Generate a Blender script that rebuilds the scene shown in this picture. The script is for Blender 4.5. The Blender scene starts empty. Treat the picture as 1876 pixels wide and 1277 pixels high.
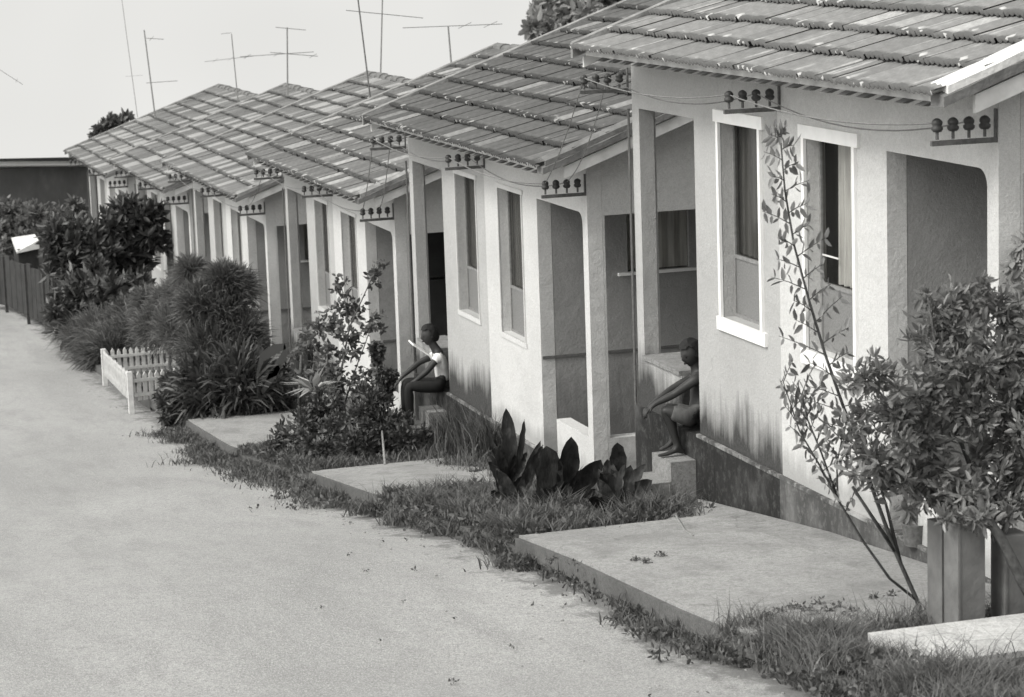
import bpy, bmesh, math, random
import numpy as np
from mathutils import Vector, Matrix
rnd = random.Random(7)
nr = np.random.RandomState(11)
scene = bpy.context.scene
col = scene.collection

# ------------------------------------------------------------------ camera
FPX, CX, CY = 4650.0, 938.0, 638.5
def _basis():
    V1 = np.array([-537-CX, -114-CY, FPX]); U = V1/np.linalg.norm(V1)
    d = np.array([912, 27000, FPX]); d = d/np.linalg.norm(d)
    d = d-U*d.dot(U); d = d/np.linalg.norm(d); W = -d
    N = np.cross(U, W)
    if N[0] < 0: N = -N
    return N, U, W
N_, U_, W_ = _basis()
def at(x, y, u):
    """point on the ray through photo pixel (x, y) at distance u up the street"""
    r = np.array([x-CX, y-CY, FPX])/FPX
    t = u/(r@U_); r = r*t
    return Vector((r@N_, r@U_, r@W_))
cam = bpy.data.cameras.new("camera"); cam_o = bpy.data.objects.new("camera", cam); col.objects.link(cam_o)
cam.sensor_width = 36; cam.lens = FPX/1876*36; cam.clip_start = 0.3; cam.clip_end = 2000
rx = Vector((N_[0], U_[0], W_[0])); ry = -Vector((N_[1], U_[1], W_[1])); rz = -Vector((N_[2], U_[2], W_[2]))
cam_o.matrix_world = Matrix((( rx[0], ry[0], rz[0], 0), (rx[1], ry[1], rz[1], 0), (rx[2], ry[2], rz[2], 0), (0, 0, 0, 1)))
scene.camera = cam_o
cam.dof.use_dof = True; cam.dof.focus_distance = 18.5; cam.dof.aperture_fstop = 6.3

# ------------------------------------------------------------------ sky, sun, exposure
SUN_EL = math.radians(45)
sun_from = Vector((-0.86, -0.24, 0)).normalized()*math.cos(SUN_EL)+Vector((0, 0, math.sin(SUN_EL)))
w = bpy.data.worlds.new("World"); scene.world = w; w.use_nodes = True
nt = w.node_tree; nt.nodes.clear()
def wn(t, **k):
    n = nt.nodes.new(t)
    for a, b in k.items(): setattr(n, a, b)
    return n
tc = wn('ShaderNodeTexCoord'); sx = wn('ShaderNodeSeparateXYZ'); mx = wn('ShaderNodeMath', operation='MAXIMUM'); mx.inputs[1].default_value = 0.14
cb = wn('ShaderNodeCombineXYZ'); sky = wn('ShaderNodeTexSky', sky_type='NISHITA', sun_disc=False)
sky.sun_elevation = SUN_EL; sky.sun_rotation = math.atan2(sun_from.x, sun_from.y); sky.air_density = 1.6; sky.dust_density = 6.0; sky.ozone_density = 0.6
bw = wn('ShaderNodeRGBToBW'); tint = wn('ShaderNodeMix', data_type='RGBA', blend_type='MULTIPLY'); tint.inputs[0].default_value = 1
nz = wn('ShaderNodeTexNoise'); nz.inputs['Scale'].default_value = 2.2; nz.inputs['Detail'].default_value = 4
mr = wn('ShaderNodeMapRange'); mr.inputs[1].default_value = 0.35; mr.inputs[2].default_value = 0.65; mr.inputs[3].default_value = 0.80; mr.inputs[4].default_value = 1.10
mm = wn('ShaderNodeMath', operation='MULTIPLY')
bg = wn('ShaderNodeBackground'); out = wn('ShaderNodeOutputWorld')
L = nt.links.new
L(tc.outputs['Generated'], sx.inputs[0]); L(sx.outputs[0], cb.inputs[0]); L(sx.outputs[1], cb.inputs[1]); L(sx.outputs[2], mx.inputs[0]); L(mx.outputs[0], cb.inputs[2])
L(cb.outputs[0], sky.inputs[0]); L(sky.outputs[0], bw.inputs[0]); ad = wn('ShaderNodeMath', operation='ADD'); ad.inputs[1].default_value = 3.6   # thin even cloud over the clear sky
L(bw.outputs[0], ad.inputs[0]); L(ad.outputs[0], mm.inputs[0])
L(tc.outputs['Generated'], nz.inputs['Vector']); L(nz.outputs[0], mr.inputs[0]); L(mr.outputs[0], mm.inputs[1])
L(mm.outputs[0], tint.inputs[6]); tint.inputs[7].default_value = (1.0, 0.995, 0.965, 1)
L(tint.outputs[2], bg.inputs[0]); bg.inputs[1].default_value = 0.12
L(bg.outputs[0], out.inputs[0])
sun = bpy.data.lights.new("sun", 'SUN'); sun.energy = 1.5; sun.angle = math.radians(14); sun.color = (1, 0.985, 0.94)
sun_o = bpy.data.objects.new("sun", sun); col.objects.link(sun_o)
sun_o.rotation_euler = sun_from.to_track_quat('Z', 'Y').to_euler(); sun_o.location = (-20, -10, 30)
vs = scene.view_settings; vs.view_transform = 'Standard'; vs.look = 'None'; vs.exposure = 0.28; vs.gamma = 1; vs.use_curve_mapping = False
scene.cycles.max_bounces = 6; scene.cycles.transparent_max_bounces = 12

# ------------------------------------------------------------------ helpers
def tag(o, label=None, cat=None, group=None, kind=None):
    if label: o['label'] = label
    if cat: o['category'] = cat
    if group: o['group'] = group
    if kind: o['kind'] = kind
    return o
def empty(name, loc=(0, 0, 0), rz=0):
    o = bpy.data.objects.new(name, None); col.objects.link(o); o.location = loc; o.rotation_euler[2] = rz; o.empty_display_size = 0.2
    return o
class MB:
    def __init__(s): s.v = []; s.f = []; s.t = []
    def add(s, vs, fs, tone=0.5):
        b = len(s.v); s.v += [tuple(p) for p in vs]; s.f += [tuple(b+i for i in f) for f in fs]; s.t += [tone]*len(fs)
    def box(s, a, b, tone=0.5):
        x0, y0, z0 = a; x1, y1, z1 = b
        s.add([(x0,y0,z0),(x1,y0,z0),(x1,y1,z0),(x0,y1,z0),(x0,y0,z1),(x1,y0,z1),(x1,y1,z1),(x0,y1,z1)],
              [(0,3,2,1),(4,5,6,7),(0,1,5,4),(1,2,6,5),(2,3,7,6),(3,0,4,7)], tone)
    def hexa(s, P, tone=0.5):
        s.add(P, [(0,3,2,1),(4,5,6,7),(0,1,5,4),(1,2,6,5),(2,3,7,6),(3,0,4,7)], tone)
    def tube(s, pts, rad, n=6, tone=0.5, cap=True):
        pts = [Vector(p) for p in pts]; rings = []
        if not isinstance(rad, (list, tuple)): rad = [rad]*len(pts)
        up = None
        for i, p in enumerate(pts):
            d = (pts[min(i+1, len(pts)-1)]-pts[max(i-1, 0)]).normalized()
            if up is None:
                up = Vector((0, 0, 1)) if abs(d.z) < 0.9 else Vector((1, 0, 0))
            a = d.cross(up).normalized(); b = a.cross(d).normalized(); up = b
            rings.append([p+(a*math.cos(k*2*math.pi/n)+b*math.sin(k*2*math.pi/n))*rad[i] for k in range(n)])
        vs = [q for r in rings for q in r]; fs = []
        for i in range(len(pts)-1):
            for k in range(n):
                fs.append((i*n+k, i*n+(k+1) % n, (i+1)*n+(k+1) % n, (i+1)*n+k))
        if cap: fs.append(tuple(range(n))[::-1]); fs.append(tuple((len(pts)-1)*n+k for k in range(n)))
        s.add(vs, fs, tone)
    def lathe(s, c, prof, n=8, tone=0.5):
        c = Vector(c); vs = []; fs = []
        for r, z in prof:
            for k in range(n): vs.append(c+Vector((r*math.cos(k*2*math.pi/n), r*math.sin(k*2*math.pi/n), z)))
        for i in range(len(prof)-1):
            for k in range(n): fs.append((i*n+k, i*n+(k+1) % n, (i+1)*n+(k+1) % n, (i+1)*n+k))
        s.add(vs, fs, tone)
    def mesh(s, name, mat):
        me = bpy.data.meshes.new(name); me.from_pydata(s.v, [], s.f)
        me.materials.append(mat)
        a = me.attributes.new('tone', 'FLOAT', 'FACE'); a.data.foreach_set('value', np.array(s.t, dtype=np.float32))
        me.update(); return me
    def build(s, name, mat, parent=None, smooth=False):
        me = s.mesh(name, mat)
        if smooth: me.polygons.foreach_set('use_smooth', [True]*len(me.polygons))
        return inst(name, me, parent)
def inst(name, me, parent=None, loc=None):
    o = bpy.data.objects.new(name, me); col.objects.link(o)
    if parent: o.parent = parent
    if loc is not None: o.location = loc
    return o
def bulk(name, V, F, T, mat, parent=None):
    """fast mesh from numpy: V (n,3), F (m,k), T (m,)"""
    me = bpy.data.meshes.new(name); V = np.asarray(V, np.float32); F = np.asarray(F, np.int32); m, k = F.shape
    me.vertices.add(len(V)); me.vertices.foreach_set('co', V.ravel())
    me.loops.add(m*k); me.loops.foreach_set('vertex_index', F.ravel())
    me.polygons.add(m); me.polygons.foreach_set('loop_start', np.arange(m, dtype=np.int32)*k)
    me.update(calc_edges=True)
    a = me.attributes.new('tone', 'FLOAT', 'FACE'); a.data.foreach_set('value', np.asarray(T, np.float32))
    me.materials.append(mat); return inst(name, me, parent)

# ------------------------------------------------------------------ materials (silvery warm greys)
def g3(v): return (v, v*0.997, v*0.984, 1)
class NT:
    def __init__(s, name):
        s.m = bpy.data.materials.new(name); s.m.use_nodes = True; s.t = s.m.node_tree
        s.b = s.t.nodes['Principled BSDF']; s.b.inputs['Specular IOR Level'].default_value = 0.25
    def n(s, t, **k):
        n = s.t.nodes.new(t)
        for a, b in k.items(): setattr(n, a, b)
        return n
    def l(s, a, b): s.t.links.new(a, b)
    def coord(s, kind='Object'): return s.n('ShaderNodeTexCoord').outputs[kind]
    def mapping(s, vec, scale=(1, 1, 1), loc=None):
        m = s.n('ShaderNodeMapping'); s.l(vec, m.inputs[0]); m.inputs['Scale'].default_value = scale
        if loc is not None: s.l(loc, m.inputs['Location'])
        return m.outputs[0]
    def noise(s, vec, scale, detail=4, rough=0.55):
        n = s.n('ShaderNodeTexNoise'); n.inputs['Scale'].default_value = scale; n.inputs['Detail'].default_value = detail; n.inputs['Roughness'].default_value = rough
        s.l(vec, n.inputs['Vector']); return n.outputs['Fac']
    def ramp(s, fac, stops, interp='LINEAR'):
        r = s.n('ShaderNodeValToRGB'); r.color_ramp.interpolation = interp
        e = r.color_ramp.elements
        while len(e) < len(stops): e.new(0.5)
        for i, (p, v) in enumerate(stops): e[i].position = p; e[i].color = g3(v)
        s.l(fac, r.inputs[0]); return r.outputs[0]
    def mr(s, fac, a, b, c, d):
        r = s.n('ShaderNodeMapRange'); s.l(fac, r.inputs[0])
        for i, v in enumerate((a, b, c, d)): r.inputs[i+1].default_value = v
        return r.outputs[0]
    def math(s, op, a, b=None):
        m = s.n('ShaderNodeMath', operation=op)
        for i, v in enumerate((a, b)):
            if v is None: continue
            if isinstance(v, (int, float)): m.inputs[i].default_value = v
            else: s.l(v, m.inputs[i])
        return m.outputs[0]
    def mix(s, fac, a, b, mode='MIX'):
        m = s.n('ShaderNodeMix', data_type='RGBA', blend_type=mode)
        for i, v in ((0, fac), (6, a), (7, b)):
            if isinstance(v, (int, float)): m.inputs[i].default_value = v if i == 0 else g3(v)
            else: s.l(v, m.inputs[i])
        return m.outputs[2]
    def grey(s, v):
        c = s.n('ShaderNodeMix', data_type='RGBA', blend_type='MULTIPLY'); c.inputs[0].default_value = 1
        s.l(v, c.inputs[6]); c.inputs[7].default_value = (1, 0.985, 0.93, 1); return c.outputs[2]
    def bump(s, h, strength=0.3, dist=0.02):
        b = s.n('ShaderNodeBump'); b.inputs['Strength'].default_value = strength; b.inputs['Distance'].default_value = dist
        s.l(h, b.inputs['Height']); s.l(b.outputs[0], s.b.inputs['Normal'])
    def col(s, c, rough=0.85):
        if isinstance(c, (int, float)): s.b.inputs['Base Color'].default_value = g3(c)
        else: s.l(c, s.b.inputs['Base Color'])
        s.b.inputs['Roughness'].default_value = rough
    def attr(s, name='tone'):
        a = s.n('ShaderNodeAttribute'); a.attribute_name = name; return a.outputs['Fac']
    def rand(s): return s.n('ShaderNodeObjectInfo').outputs['Random']

def simple(name, v, rough=0.8, var=0.15, scale=20, bump=0.15, bd=0.004):
    t = NT(name); c = t.coord()
    n = t.noise(c, scale, 5); t.col(t.ramp(n, [(0.3, v*(1-var)), (0.7, v*(1+var))]), rough)
    if bump: t.bump(t.noise(c, scale*4, 3), bump, bd)
    return t.m

def stucco(name, v, stain=0.35, amount=1.0, base=-2.74, hmax=0.75):
    """limewashed render: blotches, rain streaks and rising damp with a ragged edge above the plinth"""
    t = NT(name); c = t.coord(); rn = t.rand()
    off = t.n('ShaderNodeCombineXYZ'); k = t.math('MULTIPLY', rn, 37.0); t.l(k, off.inputs[0]); t.l(k, off.inputs[1])
    cc = t.mapping(c, (1, 1, 1), off.outputs[0])
    n1 = t.noise(cc, 1.3, 5); n2 = t.noise(cc, 45, 3)
    basec = t.ramp(n1, [(0.25, v*0.88), (0.5, v), (0.8, v*1.06)])
    basec = t.mix(t.mr(n2, 0.35, 0.7, 0.0, 0.3), basec, t.ramp(n2, [(0, v*0.6), (1, v*0.6)]))
    n5 = t.noise(cc, 150, 2, 0.6); basec = t.mix(t.mr(n5, 0.42, 0.68, 0.0, 0.38), basec, t.ramp(n5, [(0, v*0.5), (1, v*0.5)]))
    patch = t.noise(cc, 3.2, 7, 0.72); basec = t.mix(t.mr(patch, 0.60, 0.66, 0.0, 0.3*amount), basec, t.ramp(patch, [(0, v*0.6), (1, v*0.7)]))
    crk = t.n('ShaderNodeTexVoronoi', feature='DISTANCE_TO_EDGE'); crk.inputs['Scale'].default_value = 0.9
    wv = t.n('ShaderNodeVectorMath', operation='ADD'); nv = t.n('ShaderNodeTexNoise'); nv.inputs['Scale'].default_value = 5; t.l(cc, nv.inputs['Vector']); sc = t.n('ShaderNodeVectorMath', operation='SCALE'); sc.inputs['Scale'].default_value = 0.35
    t.l(nv.outputs['Color'], sc.inputs[0]); t.l(cc, wv.inputs[0]); t.l(sc.outputs[0], wv.inputs[1]); t.l(wv.outputs[0], crk.inputs['Vector'])
    basec = t.mix(t.mr(crk.outputs['Distance'], 0.001, 0.004, 0.16*amount, 0.0), basec, t.ramp(n2, [(0, v*0.35), (1, v*0.35)]))
    sep = t.n('ShaderNodeSeparateXYZ'); t.l(c, sep.inputs[0])
    streak = t.noise(t.mapping(c, (14, 14, 1.1), off.outputs[0]), 1.0, 5, 0.6)
    streak2 = t.noise(t.mapping(c, (3.0, 3.0, 0.9), off.outputs[0]), 1.0, 3, 0.5)
    hh = t.math('SUBTRACT', sep.outputs[2], base)             # height over the floor line
    edge = t.math('MULTIPLY', t.math('ADD', t.math('MULTIPLY', streak, 0.7), t.math('MULTIPLY', streak2, 0.9)), hmax)
    m = t.mr(t.math('SUBTRACT', t.math('ADD', edge, t.math('MULTIPLY', t.math('SUBTRACT', n1, .5), 1.2*hmax)), hh), 0.0, 0.5*hmax, 0.0, amount)
    dirt = t.mix(t.mr(n2, 0.3, 0.7, 0, 1), stain*0.7, stain*1.4)
    # light streaks from the eaves
    st = t.mr(streak, 0.58, 0.8, 0.0, 0.28*amount)
    c2 = t.mix(st, basec, v*0.62)
    t.col(t.mix(m, c2, dirt), 0.9)
    t.bump(t.math('ADD', t.noise(cc, 60, 4, 0.7), t.math('MULTIPLY', t.noise(cc, 5, 4), 3.0)), 0.6, 0.009)
    return t.m

def tilemat(name, dark, mid, light, share, rough=0.8, lo=0.35):
    t = NT(name); c = t.coord(); rn = t.math('FRACT', t.math('ADD', t.rand(), t.attr()))
    tone = t.ramp(rn, [(0.0, dark), (0.5, mid), (1-share-0.05, mid*1.12), (1-share, light)])
    # narrow pale lichen streaks running down the tile
    k = t.math('MULTIPLY', rn, 91.0); off = t.n('ShaderNodeCombineXYZ'); t.l(k, off.inputs[0]); t.l(k, off.inputs[1])
    v = t.mapping(c, (1.0, 26, 1), off.outputs[0]); s1 = t.noise(v, 1.0, 3, 0.5)
    n2 = t.noise(c, 30, 5, 0.65)
    tone = t.mix(t.math('MULTIPLY', t.mr(s1, 0.60, 0.66, 0.0, 0.85), t.mr(t.math('FRACT', t.math('MULTIPLY', rn, 7.3)), 0.3, 0.5, 0.1, 1.0)), tone, light)
    tone = t.mix(t.mr(n2, 0.3, 0.75, 0.45, 0.0), tone, dark*0.45)
    # shade of the course lines, painted dark into the butt end of every tile
    ms = t.attr('butt_shade'); e = t.mr(t.math('ADD', ms, t.math('MULTIPLY', t.math('SUBTRACT', n2, 0.5), 0.9)), 0.55, 0.8, 0.0, min(.95, lo+0.55))
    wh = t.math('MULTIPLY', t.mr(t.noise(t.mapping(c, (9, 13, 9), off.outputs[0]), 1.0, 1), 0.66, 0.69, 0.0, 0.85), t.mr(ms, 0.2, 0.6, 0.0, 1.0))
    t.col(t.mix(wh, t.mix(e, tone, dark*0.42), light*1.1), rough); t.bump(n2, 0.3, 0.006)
    return t.m

def leafmat(name, lo, hi, spark=0.0, rough=0.45, trans=0.25):
    t = NT(name); a = t.attr(); n = t.noise(t.coord(), 2.5, 2)
    c = t.ramp(t.math('ADD', t.math('MULTIPLY', a, 0.75), t.math('MULTIPLY', n, 0.25)), [(0.0, lo), (0.55, (lo+hi)/2), (0.92, hi), (1.0, hi+spark)])
    t.col(c, rough); t.b.inputs['Specular IOR Level'].default_value = 0.5
    tr = t.n('ShaderNodeBsdfTranslucent'); t.l(c, tr.inputs[0]); ms = t.n('ShaderNodeMixShader'); ms.inputs[0].default_value = trans
    o = t.t.nodes['Material Output']; t.l(t.b.outputs[0], ms.inputs[1]); t.l(tr.outputs[0], ms.inputs[2]); t.l(ms.outputs[0], o.inputs[0])
    return t.m

def cracks(t, c, v, scale, width, dark, amt):
    crk = t.n('ShaderNodeTexVoronoi', feature='DISTANCE_TO_EDGE'); crk.inputs['Scale'].default_value = scale
    wv = t.n('ShaderNodeVectorMath', operation='ADD'); nv = t.n('ShaderNodeTexNoise'); nv.inputs['Scale'].default_value = 3; nv.inputs['Detail'].default_value = 5; t.l(c, nv.inputs['Vector'])
    sc = t.n('ShaderNodeVectorMath', operation='SCALE'); sc.inputs['Scale'].default_value = 0.6
    t.l(nv.outputs['Color'], sc.inputs[0]); t.l(c, wv.inputs[0]); t.l(sc.outputs[0], wv.inputs[1]); t.l(wv.outputs[0], crk.inputs['Vector'])
    return t.mix(t.mr(crk.outputs['Distance'], width*.4, width, amt, 0.0), v, dark)
def roadmat():
    t = NT('dusty_road'); c = t.coord()
    n1 = t.noise(t.mapping(c, (0.5, 0.16, 1)), 1.0, 4, 0.5); n2 = t.noise(c, 9, 6, 0.7); n3 = t.noise(c, 90, 3, 0.7); n4 = t.noise(t.mapping(c, (2.2, 0.5, 1)), 1.6, 4, 0.6)
    v = t.ramp(n1, [(0.3, 0.34), (0.5, 0.42), (0.7, 0.50)])
    v = t.mix(t.mr(n4, 0.48, 0.7, 0, 0.5), v, 0.24)
    v = t.mix(t.mr(n2, 0.4, 0.75, 0, 0.42), v, 0.25)
    v = t.mix(t.mr(n3, 0.45, 0.65, 0, 0.5), v, 0.2)
    v = t.mix(t.mr(t.noise(c, 55, 2, 0.5), 0.68, 0.72, 0, 0.8), v, 0.1)
    n6 = t.noise(c, 200, 2, 0.6); v = t.mix(t.mr(n6, 0.45, 0.65, 0, 0.45), v, 0.16)
    trk = t.noise(t.mapping(c, (1.7, 0.10, 1)), 1.0, 3, 0.5); v = t.mix(t.mr(trk, 0.52, 0.7, 0, 0.35), v, 0.24)
    n8 = t.noise(c, 38, 3, 0.75); v = t.mix(t.mr(n8, 0.46, 0.62, 0, 0.55), v, 0.19); n9 = t.noise(t.mapping(c, (1, .6, 1)), 110, 2, 0.6); v = t.mix(t.mr(n9, 0.52, 0.66, 0, 0.5), v, 0.62)
    # earth washed over the edge of the road
    ed = t.attr('edge'); en = t.noise(t.mapping(c, (3, 1.6, 1)), 1.6, 6, 0.7)
    m = t.mr(t.math('SUBTRACT', t.math('MULTIPLY', t.math('SUBTRACT', en, 0.32), 1.5), ed), -0.05, 0.15, 0.0, 0.75)
    v = t.mix(m, v, 0.13)
    t.col(v, 0.95); t.bump(t.math('ADD', t.math('MULTIPLY', n2, 1.5), n3), 0.6, 0.014); return t.m
def padmat(name, v):
    t = NT(name); c = t.coord()
    n1 = t.noise(t.mapping(c, (1.0, 0.45, 1)), 1.5, 5); n2 = t.noise(c, 14, 6, 0.7); n3 = t.noise(c, 80, 3, 0.7)
    k = t.ramp(n1, [(0.25, v*0.68), (0.5, v), (0.8, v*1.14)])
    k = t.mix(t.mr(n2, 0.48, 0.75, 0, 0.6), k, v*0.45)
    k = t.mix(t.mr(n3, 0.5, 0.75, 0, 0.4), k, v*0.5)
    n6 = t.noise(c, 170, 2, 0.6); k = t.mix(t.mr(n6, 0.42, 0.66, 0, 0.45), k, v*0.4)
    n7 = t.noise(t.mapping(c, (2.5, 1.2, 1)), 1.3, 6, 0.7); k = t.mix(t.mr(n7, 0.52, 0.7, 0, 0.55), k, v*0.42)
    n8 = t.noise(c, 42, 3, 0.75); k = t.mix(t.mr(n8, 0.48, 0.64, 0, 0.5), k, v*0.4)
    st = t.noise(t.mapping(c, (1.1, .8, 1)), 2.2, 5, .65); k = t.mix(t.mr(st, 0.54, 0.62, 0, 0.35), k, v*0.5)
    k = cracks(t, c, k, 0.35, 0.005, v*0.35, 0.45)
    t.col(k, 0.92); t.bump(t.math('ADD', n2, t.math('ADD', n3, n7)), 0.6, 0.012); return t.m
def soilmat():
    t = NT('weedy_soil'); c = t.coord(); n = t.noise(c, 5, 6, 0.7); n2 = t.noise(c, 60, 4, 0.7)
    k = t.ramp(n, [(0.3, 0.045), (0.55, 0.08), (0.75, 0.17)]); k = t.mix(t.mr(n2, 0.4, 0.7, 0, 0.5), k, 0.05)
    t.col(k, 1.0); t.bump(t.math('ADD', n, n2), 0.6, 0.02); return t.m
def plinthmat(name, a, b):
    t = NT(name); c = t.coord(); rn = t.rand()
    off = t.n('ShaderNodeCombineXYZ'); k = t.math('MULTIPLY', rn, 17.0); t.l(k, off.inputs[1])
    n = t.noise(t.mapping(c, (1.6, 1.6, 1.2), off.outputs[0]), 1.2, 5, 0.6); n2 = t.noise(t.mapping(c, (30, 30, 6)), 1, 5, 0.7)
    k = t.ramp(n, [(0.35, a), (0.52, a*1.7), (0.66, b)]); k = t.mix(t.mr(n2, 0.35, 0.7, 0.0, 0.5), k, a*0.7)
    n3 = t.noise(c, 16, 6, .75); k = t.mix(t.mr(n3, 0.50, 0.68, 0.0, 0.65), k, b*1.1)
    t.col(k, 0.95); t.bump(n2, 0.5, 0.01); return t.m
def glassmat():
    t = NT('window_glass'); tr = t.n('ShaderNodeBsdfTransparent'); tr.inputs[0].default_value = g3(0.8)
    gl = t.n('ShaderNodeBsdfGlossy'); gl.inputs['Roughness'].default_value = 0.06; gl.inputs[0].default_value = g3(0.9)
    lw = t.n('ShaderNodeLayerWeight'); lw.inputs[0].default_value = 0.5; fr = t.n('ShaderNodeMath', operation='POWER'); t.l(lw.outputs['Facing'], fr.inputs[0]); fr.inputs[1].default_value = 6.0
    ms = t.n('ShaderNodeMixShader'); t.l(fr.outputs[0], ms.inputs[0]); t.l(tr.outputs[0], ms.inputs[1]); t.l(gl.outputs[0], ms.inputs[2])
    t.l(ms.outputs[0], t.t.nodes['Material Output'].inputs[0]); return t.m
def frostmat():
    t = NT('frosted_panel'); c = t.coord(); n = t.noise(c, 90, 4, 0.7); t.col(t.ramp(n, [(0.3, 0.13), (0.7, 0.24)]), 0.35); t.bump(n, 0.3, 0.003); return t.m
def clothmat(name, v):
    t = NT(name); n = t.noise(t.mapping(t.coord(), (40, 40, 3)), 1.0, 3); t.col(t.ramp(n, [(0.3, v*0.75), (0.7, v*1.15)]), 0.95); return t.m

M = {}
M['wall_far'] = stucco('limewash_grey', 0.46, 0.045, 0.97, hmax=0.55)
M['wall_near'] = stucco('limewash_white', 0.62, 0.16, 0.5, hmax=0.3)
M['wall_gable'] = stucco('limewash_gable', 0.58, 0.13, 0.6, hmax=0.4)
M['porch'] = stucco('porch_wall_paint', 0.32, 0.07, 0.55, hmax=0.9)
M['white'] = simple('white_paint', 0.82, 0.6, 0.05, 9, 0.15)
M['board'] = simple('weathered_white_board', 0.62, 0.7, 0.16, 7, 0.2)
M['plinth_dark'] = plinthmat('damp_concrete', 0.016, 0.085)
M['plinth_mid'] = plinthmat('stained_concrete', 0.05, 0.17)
M['step'] = padmat('step_concrete', 0.30)
M['dark_wood'] = simple('dark_wood', 0.05, 0.8, 0.3, 12)
M['door'] = simple('dark_door_paint', 0.028, 0.5, 0.25, 6)
M['iron'] = simple('rusty_iron', 0.12, 0.7, 0.3, 40)
M['iron_light'] = simple('galvanised_iron', 0.22, 0.6, 0.2, 30)
M['ceramic'] = simple('brown_glazed_ceramic', 0.06, 0.4, 0.2, 30, 0)
M['glass'] = glassmat(); M['frost'] = frostmat()
M['curtain_dark'] = clothmat('dark_curtain_cloth', 0.16); M['curtain_light'] = clothmat('pale_curtain_cloth', 0.78)
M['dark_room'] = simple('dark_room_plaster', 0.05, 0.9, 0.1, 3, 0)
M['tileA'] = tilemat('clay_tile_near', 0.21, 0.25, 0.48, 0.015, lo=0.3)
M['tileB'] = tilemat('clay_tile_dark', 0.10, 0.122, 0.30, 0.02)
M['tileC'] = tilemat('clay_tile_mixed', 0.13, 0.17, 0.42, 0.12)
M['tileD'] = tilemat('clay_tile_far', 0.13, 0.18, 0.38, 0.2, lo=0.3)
M['mortar_white'] = simple('fresh_mortar', 0.7, 0.85, 0.12, 6, 0.4, 0.02)
M['mortar_dark'] = simple('sooty_mortar', 0.15, 0.9, 0.25, 8, 0.4, 0.02)
M['mortar_mid'] = simple('weathered_mortar', 0.24, 0.9, 0.35, 7, 0.4, 0.02)
M['road'] = roadmat(); M['pad'] = padmat('cement_apron', 0.37); M['soil'] = soilmat(); M['kerb'] = padmat('kerb_concrete', 0.15)
M['kerb_light'] = plinthmat('chipped_ledge', 0.06, 0.4); M['padb'] = padmat('worn_cement', 0.33); M['slab'] = padmat('pale_slab_concrete', 0.62); M['post'] = simple('grey_post_concrete', 0.15, 0.9, 0.25, 7, 0.4, 0.01)
M['fence_white'] = simple('whitewashed_wood', 0.6, 0.8, 0.15, 14)
M['fence_dark'] = simple('tarred_boards', 0.035, 0.9, 0.35, 5)
M['bark'] = simple('bark', 0.08, 0.95, 0.35, 25, 0.5, 0.01); M['bark_pale'] = simple('pale_bark', 0.22, 0.9, 0.35, 25, 0.5, 0.01)
M['leaf_bush'] = leafmat('glossy_bush_leaf', 0.08, 0.36, 0.25, 0.36, 0.35)
M['leaf_sap'] = leafmat('sapling_leaf', 0.10, 0.32, 0.12, 0.4)
M['leaf_dark'] = leafmat('dark_shrub_leaf', 0.03, 0.13, 0.14, 0.45, 0.2)
M['leaf_mid'] = leafmat('grey_green_leaf', 0.04, 0.2, 0.1, 0.6)
M['leaf_feather'] = leafmat('feathery_leaf', 0.06, 0.26, 0.08, 0.7, 0.35)
M['leaf_pale'] = leafmat('pale_far_leaf', 0.20, 0.36, 0.05, 0.8)
M['leaf_canna'] = leafmat('dark_paddle_leaf', 0.02, 0.10, 0.05, 0.4, 0.12)
t = NT('dark_paddle_leaf_veined'); c_ = t.coord(); n_ = t.noise(t.mapping(c_, (9, 9, 4)), 1.5, 4, .6); a_ = t.attr()
t.col(t.ramp(t.math('ADD', t.math('MULTIPLY', n_, .8), t.math('MULTIPLY', a_, .2)), [(.35, .014), (.55, .04), (.70, .14)]), .5); t.bump(t.noise(t.mapping(c_, (60, 60, 12)), 1, 3), .6, .01); M['leaf_canna'] = t.m
M['leaf_white'] = leafmat('silvery_leaf', 0.3, 0.6, 0.1, 0.4)
M['grass'] = leafmat('lawn_grass', 0.04, 0.18, 0.14, 0.6)
M['grass_fore'] = leafmat('tall_grass', 0.06, 0.25, 0.16, 0.6)
M['skin'] = simple('brown_skin', 0.04, 0.5, 0.1, 8, 0); M['hair'] = simple('black_hair', 0.015, 0.7, 0.2, 60, 0.3)
M['shirt'] = clothmat('white_cotton', 0.75); M['trousers'] = clothmat('dark_cotton', 0.02); M['shorts'] = clothmat('dark_grey_cotton', 0.10)
M['paper'] = simple('newsprint', 0.75, 0.8, 0.06, 30, 0)
M['bank'] = None

# ------------------------------------------------------------------ terrain profile
HU = [12.06, 19.85, 27.1, 35.1, 42.7, 50.4]
HN = [6.10, 6.40, 6.60, 6.78, 7.02, 7.16]
HW = [-1.06, -2.12, -3.10, -3.88, -4.50, -4.94]
gu = [-40, -20, 0, 12.4, 14.5, 16.8, 18.0] + [u+.3 for u in HU[1:]] + [60, 70, 90, 130, 220]
gw = [4.2, 1.2, -2.15, -3.82, -4.0, -4.27, -4.46] + [z-2.70 for z in HW[1:]] + [-8.3, -9.2, -13, -26, -75]
def G(u): return float(np.interp(u, gu, gw))
def Gv(u): return np.interp(u, gu, gw)
def road_edge(u): return float(np.interp(u, [-40, 9, 14.5, 16.5, 20, 23.5, 28, 33, 40, 47, 52, 70, 220], [4.75, 4.82, 4.84, 4.88, 5.03, 5.10, 5.14, 5.3, 5.45, 5.65, 5.75, 6.5, 12]))
def on_ground(x, y, dz=0.0):
    r = np.array([x-CX, y-CY, FPX])/FPX; a, b, c = r@U_, r@N_, r@W_
    us = np.linspace(3, 200, 8000); t = us/a; h = t*c-(Gv(us)+dz); i = int(np.argmax(h < 0))
    return Vector((t[i]*b, us[i], t[i]*c))
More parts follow.
